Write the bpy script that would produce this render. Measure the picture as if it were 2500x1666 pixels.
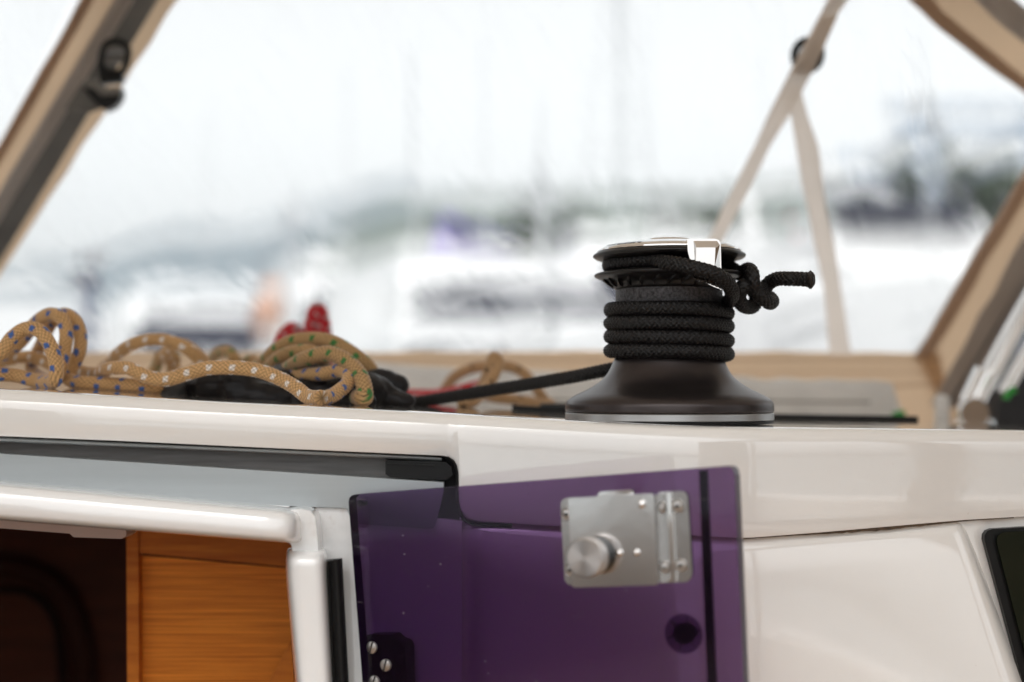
import bpy, bmesh, math, random
import numpy as np
from mathutils import Vector, Matrix
random.seed(7); rng = np.random.RandomState(5)
for o in list(bpy.data.objects): bpy.data.objects.remove(o)
S = bpy.context.scene
COL = S.collection
R = math.radians

# ------------------------------------------------------------------ camera, world, sun, exposure
CZ = 1.95                     # eye height above the water
F = 3472.0                    # focal length in pixels of the 2500 px wide photograph
HY = 950.0                    # horizon row
cam_d = bpy.data.cameras.new('camera'); cam = bpy.data.objects.new('camera', cam_d); COL.objects.link(cam)
cam.location = (0, 0, CZ); cam.rotation_euler = (R(90), 0, 0)
cam_d.lens = 50; cam_d.sensor_width = 36; cam_d.shift_y = (HY-833)/2500
cam_d.clip_start = 0.02; cam_d.clip_end = 20000
cam_d.dof.use_dof = True; cam_d.dof.focus_distance = 1.055; cam_d.dof.aperture_fstop = 2.8; cam_d.dof.aperture_blades = 9
S.camera = cam

W = bpy.data.worlds.new('World'); S.world = W; W.use_nodes = True
nt = W.node_tree; nt.nodes.clear()
sky = nt.nodes.new('ShaderNodeTexSky'); sky.sky_type = 'NISHITA'; sky.sun_disc = False
SUN_EL, SUN_ROT = R(58), R(200)
sky.sun_elevation = SUN_EL; sky.sun_rotation = SUN_ROT; sky.air_density = 1.0; sky.dust_density = 4.0; sky.ozone_density = 1.0
hs = nt.nodes.new('ShaderNodeHueSaturation'); hs.inputs['Saturation'].default_value = 0.05
bgn = nt.nodes.new('ShaderNodeBackground'); bgn.inputs['Strength'].default_value = 0.15
wo = nt.nodes.new('ShaderNodeOutputWorld')
nt.links.new(sky.outputs[0], hs.inputs['Color']); nt.links.new(hs.outputs[0], bgn.inputs['Color']); nt.links.new(bgn.outputs[0], wo.inputs[0])
sd = bpy.data.lights.new('sun', 'SUN'); sd.energy = 0.5; sd.angle = R(40); sd.color = (1, 0.97, 0.92)
sun = bpy.data.objects.new('sun', sd); COL.objects.link(sun)
sun.rotation_euler = (R(90)-SUN_EL, 0, math.pi - SUN_ROT)   # aligned with the sky's sun
S.view_settings.view_transform = 'Standard'; S.view_settings.look = 'None'
S.view_settings.exposure = 0.94; S.view_settings.gamma = 1
S.cycles.use_denoising = True; S.cycles.use_adaptive_sampling = False; S.cycles.denoising_prefilter = 'ACCURATE'
S.cycles.max_bounces = 14; S.cycles.transparent_max_bounces = 24; S.cycles.diffuse_bounces = 5
S.cycles.sample_clamp_indirect = 6; S.cycles.volume_bounces = 2

# ------------------------------------------------------------------ helpers
def P(px, py, Y): return Vector(((px-1250)/F*Y, Y, CZ+(HY-py)/F*Y))
def tag(o, label=None, cat=None, group=None, kind=None):
    if label: o['label'] = label
    if cat: o['category'] = cat
    if group: o['group'] = group
    if kind: o['kind'] = kind
    return o
def empty(name, label, cat, loc=(0, 0, 0), group=None, rz=0):
    o = bpy.data.objects.new(name, None); COL.objects.link(o); o.location = loc; o.rotation_euler = (0, 0, rz)
    o.empty_display_size = 0.05
    return tag(o, label, cat, group)
def link(name, me, mats=None, parent=None, local=False):
    o = bpy.data.objects.new(name, me); COL.objects.link(o)
    if mats is not None:
        for m in (mats if isinstance(mats, (list, tuple)) else [mats]): me.materials.append(m)
    if parent is not None:
        o.parent = parent
        if not local:
            o.matrix_parent_inverse = Matrix.LocRotScale(parent.location, parent.rotation_euler, None).inverted() if parent.parent is None else PINV(parent)
    return o
def PINV(p):
    m = Matrix.LocRotScale(p.location, p.rotation_euler, None)
    if p.parent is None: return m.inverted()
    q = Matrix.LocRotScale(p.parent.location, p.parent.rotation_euler, None)
    return (q @ p.matrix_parent_inverse @ m).inverted() if p.parent.parent is None else Matrix()
def mesh(name, verts, faces, mats=None, parent=None, smooth=False, local=False, angle=None):
    me = bpy.data.meshes.new(name); me.from_pydata([tuple(v) for v in verts], [], [tuple(f) for f in faces]); me.update()
    bm = bmesh.new(); bm.from_mesh(me); bmesh.ops.recalc_face_normals(bm, faces=bm.faces); bm.to_mesh(me); bm.free()
    if smooth or angle:
        me.polygons.foreach_set('use_smooth', [True]*len(me.polygons))
        if angle: me.set_sharp_from_angle(angle=R(angle))
    return link(name, me, mats, parent, local)
def bevel_bm(bm, w, seg=3, ang=30):
    ed = [e for e in bm.edges if len(e.link_faces) == 2 and e.calc_face_angle(0) > R(ang)]
    bmesh.ops.bevel(bm, geom=ed, offset=w, segments=seg, profile=0.6, affect='EDGES', clamp_overlap=True)
def from_bm(name, bm, mats, parent=None, smooth=True, local=False, angle=35):
    me = bpy.data.meshes.new(name); bmesh.ops.recalc_face_normals(bm, faces=bm.faces); bm.to_mesh(me); bm.free()
    if smooth:
        me.polygons.foreach_set('use_smooth', [True]*len(me.polygons)); me.set_sharp_from_angle(angle=R(angle))
    return link(name, me, mats, parent, local)
def bm_slab(bm, front, back):
    n = len(front)
    a = [bm.verts.new(v) for v in front]; b = [bm.verts.new(v) for v in back]
    bm.faces.new(a); bm.faces.new(b[::-1])
    for i in range(n): bm.faces.new((a[i], b[i], b[(i+1) % n], a[(i+1) % n]))
def slab(name, pts, th, mat, parent=None, bev=0.0, seg=3, angle=35):
    """pts: list of (px,py,Y) ; extruded away from the camera by th metres"""
    bm = bmesh.new(); fr = [P(*p) for p in pts]
    bm_slab(bm, fr, [v+Vector((0, th, 0)) for v in fr])
    if bev: bevel_bm(bm, bev, seg)
    return from_bm(name, bm, mat, parent, angle=angle)
def bm_box(bm, c, s, rot=None):
    r = bmesh.ops.create_cube(bm, size=1.0)
    M = Matrix.Translation(c) @ (rot or Matrix()) @ Matrix.Diagonal((s[0], s[1], s[2], 1))
    bmesh.ops.transform(bm, matrix=M, verts=r['verts']); return r['verts']
def box(name, c, s, mat, parent=None, bev=0.0, rot=None, local=False, seg=2):
    bm = bmesh.new(); bm_box(bm, Vector(c), s, rot)
    if bev: bevel_bm(bm, bev, seg)
    return from_bm(name, bm, mat, parent, local=local)
def lathe_data(prof, seg=96):
    V = []; Fc = []
    for (r, z) in prof:
        for k in range(seg):
            a = 2*math.pi*k/seg; V.append((r*math.cos(a), r*math.sin(a), z))
    n = len(prof)
    for i in range(n-1):
        for k in range(seg):
            Fc.append((i*seg+k, i*seg+(k+1) % seg, (i+1)*seg+(k+1) % seg, (i+1)*seg+k))
    if prof[0][0] > 1e-6: Fc.append(tuple(range(seg))[::-1])
    if prof[-1][0] > 1e-6: Fc.append(tuple((n-1)*seg+k for k in range(seg)))
    return V, Fc
def lathe(name, prof, c, mat, parent=None, seg=96, M=None, angle=40, local=False):
    V, Fc = lathe_data(prof, seg)
    M = (Matrix.Translation(c) @ (M or Matrix()))
    V = [M @ Vector(v) for v in V]
    return mesh(name, V, Fc, mat, parent, smooth=True, angle=angle, local=local)
def catmull(pts, closed=False, step=0.0005):
    p = np.array([list(q) for q in pts], float)
    if not closed: p = np.vstack([2*p[0]-p[1], p, 2*p[-1]-p[-2]])
    else: p = np.vstack([p[-1], p, p[0], p[1]])
    out = []
    for i in range(1, len(p)-2):
        p0, p1, p2, p3 = p[i-1], p[i], p[i+1], p[i+2]
        t0 = 0; t1 = t0+np.linalg.norm(p1-p0)**.5+1e-9; t2 = t1+np.linalg.norm(p2-p1)**.5+1e-9; t3 = t2+np.linalg.norm(p3-p2)**.5+1e-9
        m1 = (p1-p0)/(t1-t0)-(p2-p0)/(t2-t0)+(p2-p1)/(t2-t1); m2 = (p2-p1)/(t2-t1)-(p3-p1)/(t3-t1)+(p3-p2)/(t3-t2)
        m1 *= (t2-t1); m2 *= (t2-t1)
        n = 40
        for k in range(n):
            t = k/n
            out.append((2*t**3-3*t**2+1)*p1+(t**3-2*t**2+t)*m1+(-2*t**3+3*t**2)*p2+(t**3-t**2)*m2)
    out.append(p[-2]); q = np.array(out)
    d = np.linalg.norm(np.diff(q, axis=0), axis=1); s = np.concatenate([[0], np.cumsum(d)])
    n = max(8, int(s[-1]/step)); t = np.linspace(0, s[-1], n)
    return np.stack([np.interp(t, s, q[:, k]) for k in range(3)], 1)
def frames(c):
    T = np.gradient(c, axis=0); T /= np.linalg.norm(T, axis=1)[:, None]+1e-12
    N = np.zeros_like(T); n = np.array([0, 0, 1.0]); 
    if abs(T[0] @ n) > .9: n = np.array([1.0, 0, 0])
    for i in range(len(c)):
        n = n - T[i]*(n @ T[i]); n /= np.linalg.norm(n); N[i] = n
    return T, N, np.cross(T, N)
def fast_mesh(name, V, quads, mat, parent=None, attr=None, extra=None, local=False):
    me = bpy.data.meshes.new(name)
    me.vertices.add(len(V)); me.vertices.foreach_set('co', V.astype(np.float32).ravel())
    nq = len(quads); me.loops.add(nq*4); me.loops.foreach_set('vertex_index', quads.astype(np.int32).ravel())
    me.polygons.add(nq); me.polygons.foreach_set('loop_start', np.arange(nq, dtype=np.int32)*4)
    me.polygons.foreach_set('use_smooth', np.ones(nq, bool))
    me.update(calc_edges=True); me.validate()
    for k, a in (attr or {}).items():
        at = me.attributes.new(k, 'FLOAT', 'POINT'); at.data.foreach_set('value', a.astype(np.float32).ravel())
    return link(name, me, mat, parent, local)
def rope(name, pts, r, mat, plaits=8, pitch=0.0045, seg=32, step=0.00045, parent=None, depth=0.085, fleck=None, closed=False, squash=None, taper=0.0):
    c = catmull(pts, closed, step); T, N, B = frames(c)
    n = len(c); s = np.arange(n)*np.linalg.norm(c[1]-c[0])
    u = np.arange(seg)/seg; UU, SS = np.meshgrid(u, s)
    a = plaits*UU + SS/pitch; b = plaits*UU - SS/pitch
    ia, ib = np.floor(a), np.floor(b); fa, fb = a-ia, b-ib
    over = (np.mod(ia-ib, 4) < 2)          # twill weave of a braided cover
    prof = lambda x: np.sqrt(np.clip(1-(2*x-1)**2, 0, 1))
    h = np.where(over, prof(fa)*(0.65+0.35*np.sin(np.pi*fb)), prof(fb)*(0.65+0.35*np.sin(np.pi*fa)))
    h = h + 0.25*rng.rand(*h.shape)*0.4
    wob = 1+0.02*np.sin(SS/0.013+3*UU*6.28)
    rad = r*(1-depth+depth*1.25*h)*wob
    if taper: rad *= 1
    ang = UU*2*np.pi
    V = c[:, None, :] + rad[..., None]*(np.cos(ang)[..., None]*N[:, None, :]+np.sin(ang)[..., None]*B[:, None, :])
    V = V.reshape(-1, 3)
    i = np.arange(n-1)[:, None]; k = np.arange(seg)[None, :]; k2 = (k+1) % seg
    Q = np.stack([i*seg+k, i*seg+k2, (i+1)*seg+k2, (i+1)*seg+k], -1).reshape(-1, 4)
    # end caps
    V = np.vstack([V, c[0]-T[0]*r*.3, c[-1]+T[-1]*r*.3]); c0, c1 = n*seg, n*seg+1
    kk = np.arange(0, seg, 2)
    Q = np.vstack([Q, np.stack([np.full_like(kk, c0), (kk+2) % seg, kk+1, kk], -1), np.stack([np.full_like(kk, c1), (n-1)*seg+kk, (n-1)*seg+kk+1, (n-1)*seg+(kk+2) % seg], -1)])
    A = {'height': np.concatenate([h.ravel(), [0.2, 0.2]])}
    if fleck:
        p, ln = fleck
        m = np.zeros_like(h)
        for j in range(4):
            ph = (SS/p + 0.25*j*1.0+0.13*(j % 2)) % 1.0
            du = np.abs(((UU*4 - j - SS/p*0.0 + .5) % 4)-.5)
            skew = (ph*p/ln - 0.5) + 0.6*(((UU*4-j+.5) % 4)-.5)
            m = np.maximum(m, ((np.abs(skew) < 0.5) & (du < 0.27)).astype(float)*(0.55+0.45*h))
        A['fleck'] = np.concatenate([m.ravel(), [0, 0]])
    return fast_mesh(name, V, Q, mat, parent, A)
def tube(name, pts, r, mat, parent=None, seg=16, step=0.01, local=False):
    c = catmull(pts, False, step) if len(pts) > 2 else np.linspace(list(pts[0]), list(pts[1]), 8)
    T, N, B = frames(c); n = len(c); ang = np.arange(seg)/seg*2*np.pi
    V = (c[:, None, :]+r*(np.cos(ang)[None, :, None]*N[:, None, :]+np.sin(ang)[None, :, None]*B[:, None, :])).reshape(-1, 3)
    Fc = [(i*seg+k, i*seg+(k+1) % seg, (i+1)*seg+(k+1) % seg, (i+1)*seg+k) for i in range(n-1) for k in range(seg)]
    Fc += [tuple(range(seg))[::-1], tuple((n-1)*seg+k for k in range(seg))]
    return mesh(name, V, Fc, mat, parent, smooth=True, angle=50, local=local)

# ------------------------------------------------------------------ materials
def mat(name, col=(.8, .8, .8), rough=.5, metal=0, noise=None, bump=None, coat=0, var=0.0, spec=.5, scale=None, emit=None):
    m = bpy.data.materials.new(name); m.use_nodes = True; t = m.node_tree; b = t.nodes['Principled BSDF']
    b.inputs['Base Color'].default_value = (*col, 1); b.inputs['Roughness'].default_value = rough; b.inputs['Metallic'].default_value = metal
    b.inputs['Specular IOR Level'].default_value = spec
    if coat: b.inputs['Coat Weight'].default_value = coat; b.inputs['Coat Roughness'].default_value = 0.03; b.inputs['Coat IOR'].default_value = 1.85
    tc = t.nodes.new('ShaderNodeTexCoord')
    if var:
        n = t.nodes.new('ShaderNodeTexNoise'); n.inputs['Scale'].default_value = noise or 8; n.inputs['Detail'].default_value = 6
        if scale: 
            mp = t.nodes.new('ShaderNodeMapping'); mp.inputs['Scale'].default_value = scale; t.links.new(tc.outputs['Object'], mp.inputs[0]); t.links.new(mp.outputs[0], n.inputs['Vector'])
        else: t.links.new(tc.outputs['Object'], n.inputs['Vector'])
        r = t.nodes.new('ShaderNodeMapRange'); r.inputs[1].default_value = .3; r.inputs[2].default_value = .7; r.inputs[3].default_value = 1-var; r.inputs[4].default_value = 1+var*.5
        t.links.new(n.outputs['Fac'], r.inputs[0])
        mx = t.nodes.new('ShaderNodeVectorMath'); mx.operation = 'SCALE'; mx.inputs[0].default_value = col; t.links.new(r.outputs[0], mx.inputs['Scale'])
        t.links.new(mx.outputs[0], b.inputs['Base Color'])
    if bump:
        sc, st, dist = bump
        n2 = t.nodes.new('ShaderNodeTexNoise'); n2.inputs['Scale'].default_value = sc; n2.inputs['Detail'].default_value = 4
        t.links.new(tc.outputs['Object'], n2.inputs['Vector'])
        bp = t.nodes.new('ShaderNodeBump'); bp.inputs['Strength'].default_value = st; bp.inputs['Distance'].default_value = dist
        t.links.new(n2.outputs['Fac'], bp.inputs['Height']); t.links.new(bp.outputs[0], b.inputs['Normal'])
        if coat: t.links.new(bp.outputs[0], b.inputs['Coat Normal'])
    return m
def nodes(m): return m.node_tree, m.node_tree.nodes['Principled BSDF']
def dirt(m, centers=None, scale=60, amt=.5, col=(.25, .17, .10), thr=(.62, .75)):
    """specks and grime that belong to the surface"""
    t, b = nodes(m); src = b.inputs['Base Color'].links[0].from_socket if b.inputs['Base Color'].links else None
    tc = t.nodes.new('ShaderNodeTexCoord'); n = t.nodes.new('ShaderNodeTexNoise'); n.inputs['Scale'].default_value = scale; n.inputs['Detail'].default_value = 8; n.inputs['Roughness'].default_value = .7
    t.links.new(tc.outputs['Object'], n.inputs['Vector'])
    r = t.nodes.new('ShaderNodeMapRange'); r.inputs[1].default_value = thr[0]; r.inputs[2].default_value = thr[1]; r.inputs[4].default_value = amt
    t.links.new(n.outputs['Fac'], r.inputs[0])
    fac = r.outputs[0]
    if centers:
        acc = None
        for (c, rad) in centers:
            d = t.nodes.new('ShaderNodeVectorMath'); d.operation = 'DISTANCE'; d.inputs[1].default_value = c; t.links.new(tc.outputs['Object'], d.inputs[0])
            q = t.nodes.new('ShaderNodeMapRange'); q.inputs[1].default_value = 0; q.inputs[2].default_value = rad; q.inputs[3].default_value = 1; q.inputs[4].default_value = 0
            t.links.new(d.outputs['Value'], q.inputs[0])
            if acc is None: acc = q.outputs[0]
            else:
                a = t.nodes.new('ShaderNodeMath'); a.operation = 'MAXIMUM'; t.links.new(acc, a.inputs[0]); t.links.new(q.outputs[0], a.inputs[1]); acc = a.outputs[0]
        mu = t.nodes.new('ShaderNodeMath'); mu.operation = 'MULTIPLY'; t.links.new(fac, mu.inputs[0]); t.links.new(acc, mu.inputs[1]); fac = mu.outputs[0]
    mx = t.nodes.new('ShaderNodeMix'); mx.data_type = 'RGBA'
    if src: t.links.new(src, mx.inputs[6])
    else: mx.inputs[6].default_value = b.inputs['Base Color'].default_value
    mx.inputs[7].default_value = (*col, 1); t.links.new(fac, mx.inputs[0]); t.links.new(mx.outputs[2], b.inputs['Base Color'])

M = {}
M['gel'] = mat('white_gelcoat', (.84, .82, .785), .10, coat=1.0, var=.025, noise=5, bump=(9, .16, .004))
dirt(M['gel'], scale=120, amt=.5, thr=(.69, .75), col=(.35, .24, .15))
M['gel_dirty'] = mat('grimy_gelcoat', (.84, .84, .83), .15, coat=.8, var=.03, noise=6, bump=(14, .12, .003))
dirt(M['gel_dirty'], centers=[(P(752, 1247, 1.0), .026), (P(800, 1243, 1.0), .02), (P(745, 1290, .99), .02), (P(800, 1345, .99), .016)], scale=60, amt=.75, thr=(.46, .66), col=(.33, .22, .13))
M['grime'] = mat('seam_grime', (.10, .065, .04), .9, var=.5, noise=300)
M['alu'] = mat('anodised_aluminium', (.40, .43, .44), .42, 0.6, var=.06, noise=4, scale=(1, 1, 30))
M['alu_dark'] = mat('dark_channel', (.22, .215, .21), .5, 0.5, var=.25, noise=6, scale=(3, 3, 40))  # darker, streaked aluminium for the channel behind the rails
M['rubber'] = mat('black_rubber', (.006, .006, .006), .5, spec=.25, bump=(900, .25, .0004))
M['plastic'] = mat('black_plastic', (.006, .006, .006), .38, spec=.25, bump=(400, .1, .0003))
M['winch'] = mat('anodised_winch_body', (.060, .050, .049), .33, .8, var=.10, noise=30, bump=(1500, .12, .0002))
dirt(M['winch'], scale=520, amt=.7, thr=(.66, .71), col=(.25, .15, .09))
M['grip'] = mat('cast_grip_band', (.085, .082, .086), .5, .6, var=.75, noise=420, bump=(700, .9, .0012))
M['jaw'] = mat('moulded_jaw_plastic', (.010, .009, .009), .30, spec=.35, bump=(500, .1, .0003))
M['ring'] = mat('satin_ring', (.42, .42, .42), .38, .9)
M['chrome'] = mat('polished_chrome', (.80, .78, .76), .05, 1.0, bump=(60, .03, .0005))
M['steel'] = mat('stainless_sheet', (.74, .73, .72), .13, 1.0, var=.04, noise=30, bump=(13, .22, .0016))
M['steel_dark'] = mat('stainless_backplate', (.50, .49, .48), .22, 1.0, var=.1, noise=40, bump=(30, .3, .001))
M['steel_brushed'] = mat('turned_steel', (.62, .60, .58), .30, 1.0)
M['etched'] = mat('engraved_black', (.02, .02, .02), .5)
M['void'] = mat('dark_recess', (.010, .005, .004), .8, spec=.1)
M['teak_frame'] = None
# teak with straight grain
def wood(name, c1, c2, scale=(1, 1, 1), rough=.45, grain=(2, 2, 60), rot=0):
    m = mat(name, c1, rough, spec=.18); t, b = nodes(m)
    tc = t.nodes.new('ShaderNodeTexCoord'); mp = t.nodes.new('ShaderNodeMapping'); mp.inputs['Scale'].default_value = grain; mp.inputs['Rotation'].default_value = (0, rot, 0)
    t.links.new(tc.outputs['Object'], mp.inputs[0])
    n = t.nodes.new('ShaderNodeTexNoise'); n.inputs['Scale'].default_value = 3.5; n.inputs['Detail'].default_value = 9; n.inputs['Roughness'].default_value = .68; n.inputs['Distortion'].default_value = .3
    t.links.new(mp.outputs[0], n.inputs['Vector'])
    cr = t.nodes.new('ShaderNodeValToRGB'); cr.color_ramp.elements[0].position = .36; cr.color_ramp.elements[1].position = .62
    cr.color_ramp.elements[0].color = (*c2, 1); cr.color_ramp.elements[1].color = (*c1, 1)
    t.links.new(n.outputs['Fac'], cr.inputs[0]); t.links.new(cr.outputs[0], b.inputs['Base Color'])
    return m
M['teak'] = wood('varnished_teak', (.86, .30, .035), (.46, .115, .010), grain=(2.4, 2.4, 240), rot=R(-3))
M['teak_solid'] = wood('solid_teak_trim', (.62, .20, .025), (.42, .11, .012), grain=(1.5, 1.5, 20))
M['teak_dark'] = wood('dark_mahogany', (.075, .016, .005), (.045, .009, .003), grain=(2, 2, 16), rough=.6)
M['teak_deck'] = wood('cockpit_teak', (.34, .20, .10), (.22, .12, .055), grain=(3, 40, 3), rough=.7)
def canvas(name, col, wv=260, rough=.9, trans=0.0, st=.35):
    m = mat(name, col, rough, var=.26, noise=14); t, b = nodes(m); tc = t.nodes.new('ShaderNodeTexCoord')
    w1 = t.nodes.new('ShaderNodeTexWave'); w1.inputs['Scale'].default_value = wv; w1.bands_direction = 'X'
    w2 = t.nodes.new('ShaderNodeTexWave'); w2.inputs['Scale'].default_value = wv; w2.bands_direction = 'Z'
    n = t.nodes.new('ShaderNodeTexNoise'); n.inputs['Scale'].default_value = 22; n.inputs['Detail'].default_value = 5
    ad = t.nodes.new('ShaderNodeMath'); ad.operation = 'ADD'; ad2 = t.nodes.new('ShaderNodeMath'); ad2.operation = 'MULTIPLY_ADD'; ad2.inputs[1].default_value = 8
    t.links.new(tc.outputs['Object'], w1.inputs[0]); t.links.new(tc.outputs['Object'], w2.inputs[0]); t.links.new(tc.outputs['Object'], n.inputs['Vector'])
    t.links.new(w1.outputs['Fac'], ad.inputs[0]); t.links.new(w2.outputs['Fac'], ad.inputs[1]); t.links.new(n.outputs['Fac'], ad2.inputs[0]); t.links.new(ad.outputs[0], ad2.inputs[2])
    bp = t.nodes.new('ShaderNodeBump'); bp.inputs['Strength'].default_value = st; bp.inputs['Distance'].default_value = .0008
    t.links.new(ad2.outputs[0], bp.inputs['Height']); t.links.new(bp.outputs[0], b.inputs['Normal'])
    if trans:
        tr = t.nodes.new('ShaderNodeBsdfTranslucent'); tr.inputs['Color'].default_value = (*[c**.5 for c in col], 1)
        mx = t.nodes.new('ShaderNodeMixShader'); mx.inputs[0].default_value = trans
        out = t.nodes['Material Output']; t.links.new(b.outputs[0], mx.inputs[1]); t.links.new(tr.outputs[0], mx.inputs[2]); t.links.new(mx.outputs[0], out.inputs[0])
    return m
M['canvas'] = canvas('sand_canvas', (.60, .435, .29), trans=.85)
M['canvas_dk'] = canvas('taupe_binding', (.46, .34, .26), trans=.75)
M['grey_tape'] = canvas('grey_zip_tape', (.42, .38, .35), trans=.6)
M['webbing_grey'] = canvas('grey_webbing', (.17, .165, .155), trans=.0)
M['webbing'] = canvas('cream_webbing', (.82, .73, .65), trans=.85)
M['bag'] = canvas('light_grey_bag', (.82, .79, .75), trans=.6, st=.6)
M['roofcanvas'] = canvas('sprayhood_roof_canvas', (.46, .36, .26), trans=.3)
def rope_mat(name, c, fl=None, dark=.45, rough=.75, sheen=0.3, spec=.2):
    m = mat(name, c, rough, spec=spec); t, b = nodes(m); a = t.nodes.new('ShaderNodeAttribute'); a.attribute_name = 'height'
    r = t.nodes.new('ShaderNodeMapRange'); r.inputs[3].default_value = max(.02, dark); r.inputs[4].default_value = 1.15; r.inputs[1].default_value = .25; t.links.new(a.outputs['Fac'], r.inputs[0])  # shade of the grooves between strands put into the colour
    base = None
    mx = t.nodes.new('ShaderNodeMix'); mx.data_type = 'RGBA'; mx.inputs[6].default_value = (*c, 1); mx.inputs[7].default_value = (*(fl or c), 1)
    if fl:
        a2 = t.nodes.new('ShaderNodeAttribute'); a2.attribute_name = 'fleck'; t.links.new(a2.outputs['Fac'], mx.inputs[0])
    else: mx.inputs[0].default_value = 0
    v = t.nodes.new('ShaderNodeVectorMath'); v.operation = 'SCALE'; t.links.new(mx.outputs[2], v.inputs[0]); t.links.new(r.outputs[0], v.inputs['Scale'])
    t.links.new(v.outputs[0], b.inputs['Base Color']); b.inputs['Sheen Weight'].default_value = sheen; b.inputs['Sheen Roughness'].default_value = .4
    return m
M['rope_black'] = rope_mat('black_braid', (.008, .007, .007), dark=-.1, rough=.42, sheen=0.0, spec=.3)
M['rope_blue'] = rope_mat('tan_blue_braid', (.60, .36, .16), (.01, .12, .42), dark=.25)
M['rope_white'] = rope_mat('tan_white_braid', (.60, .36, .16), (.85, .80, .75), dark=.25)
M['rope_green'] = rope_mat('tan_green_braid', (.47, .29, .13), (.015, .20, .045), dark=.25)
M['rope_tan'] = rope_mat('plain_tan_braid', (.50, .31, .16), (.1, .06, .03), dark=.25)
M['rope_red'] = rope_mat('red_braid', (.55, .03, .04), (.45, .38, .38), dark=.25)

# tinted acrylic: clear tint plus surface gloss
def acrylic(name, tint, gl=.04):
    m = bpy.data.materials.new(name); m.use_nodes = True; t = m.node_tree; t.nodes.clear()
    o = t.nodes.new('ShaderNodeOutputMaterial'); tr = t.nodes.new('ShaderNodeBsdfTransparent'); tr.inputs[0].default_value = (*tint, 1)
    g = t.nodes.new('ShaderNodeBsdfGlossy'); g.inputs['Roughness'].default_value = .04; fr = t.nodes.new('ShaderNodeFresnel'); fr.inputs[0].default_value = 1.38
    mx = t.nodes.new('ShaderNodeMixShader'); t.links.new(fr.outputs[0], mx.inputs[0]); t.links.new(tr.outputs[0], mx.inputs[1]); t.links.new(g.outputs[0], mx.inputs[2])
    # dust specks
    tc = t.nodes.new('ShaderNodeTexCoord'); n = t.nodes.new('ShaderNodeTexVoronoi'); n.inputs['Scale'].default_value = 60; t.links.new(tc.outputs['Object'], n.inputs['Vector'])
    r = t.nodes.new('ShaderNodeMath'); r.operation = 'LESS_THAN'; r.inputs[1].default_value = .035; t.links.new(n.outputs['Distance'], r.inputs[0])
    r2 = t.nodes.new('ShaderNodeMath'); r2.operation = 'MULTIPLY'; r2.inputs[1].default_value = .5; t.links.new(r.outputs[0], r2.inputs[0])
    d = t.nodes.new('ShaderNodeBsdfDiffuse'); d.inputs[0].default_value = (.4, .36, .4, 1)
    # faint body haze of the plastic
    hz = t.nodes.new('ShaderNodeBsdfDiffuse'); hz.inputs[0].default_value = (.10, .035, .14, 1); mh = t.nodes.new('ShaderNodeMixShader'); mh.inputs[0].default_value = .02
    t.links.new(mx.outputs[0], mh.inputs[1]); t.links.new(hz.outputs[0], mh.inputs[2])
    ms = t.nodes.new('ShaderNodeMapping'); ms.inputs['Rotation'].default_value = (0, R(20), R(10)); ms.inputs['Scale'].default_value = (18, 18, 260); t.links.new(tc.outputs['Object'], ms.inputs[0])
    ns = t.nodes.new('ShaderNodeTexNoise'); ns.inputs['Scale'].default_value = 1.6; ns.inputs['Detail'].default_value = 2; t.links.new(ms.outputs[0], ns.inputs['Vector'])
    rs = t.nodes.new('ShaderNodeMapRange'); rs.inputs[1].default_value = .735; rs.inputs[2].default_value = .76; rs.inputs[4].default_value = .22; t.links.new(ns.outputs['Fac'], rs.inputs[0])
    r3 = t.nodes.new('ShaderNodeMath'); r3.operation = 'MAXIMUM'; t.links.new(r2.outputs[0], r3.inputs[0]); t.links.new(rs.outputs[0], r3.inputs[1]); r2 = r3
    m2 = t.nodes.new('ShaderNodeMixShader'); t.links.new(r2.outputs[0], m2.inputs[0]); t.links.new(mh.outputs[0], m2.inputs[1]); t.links.new(d.outputs[0], m2.inputs[2])
    t.links.new(m2.outputs[0], o.inputs[0]); return m
M['acrylic'] = acrylic('purple_tinted_acrylic', (.445, .335, .505))
M['acrylic_edge'] = mat('sawn_acrylic_edge', (.035, .022, .045), .35)
M['vinyl'] = None
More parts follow.
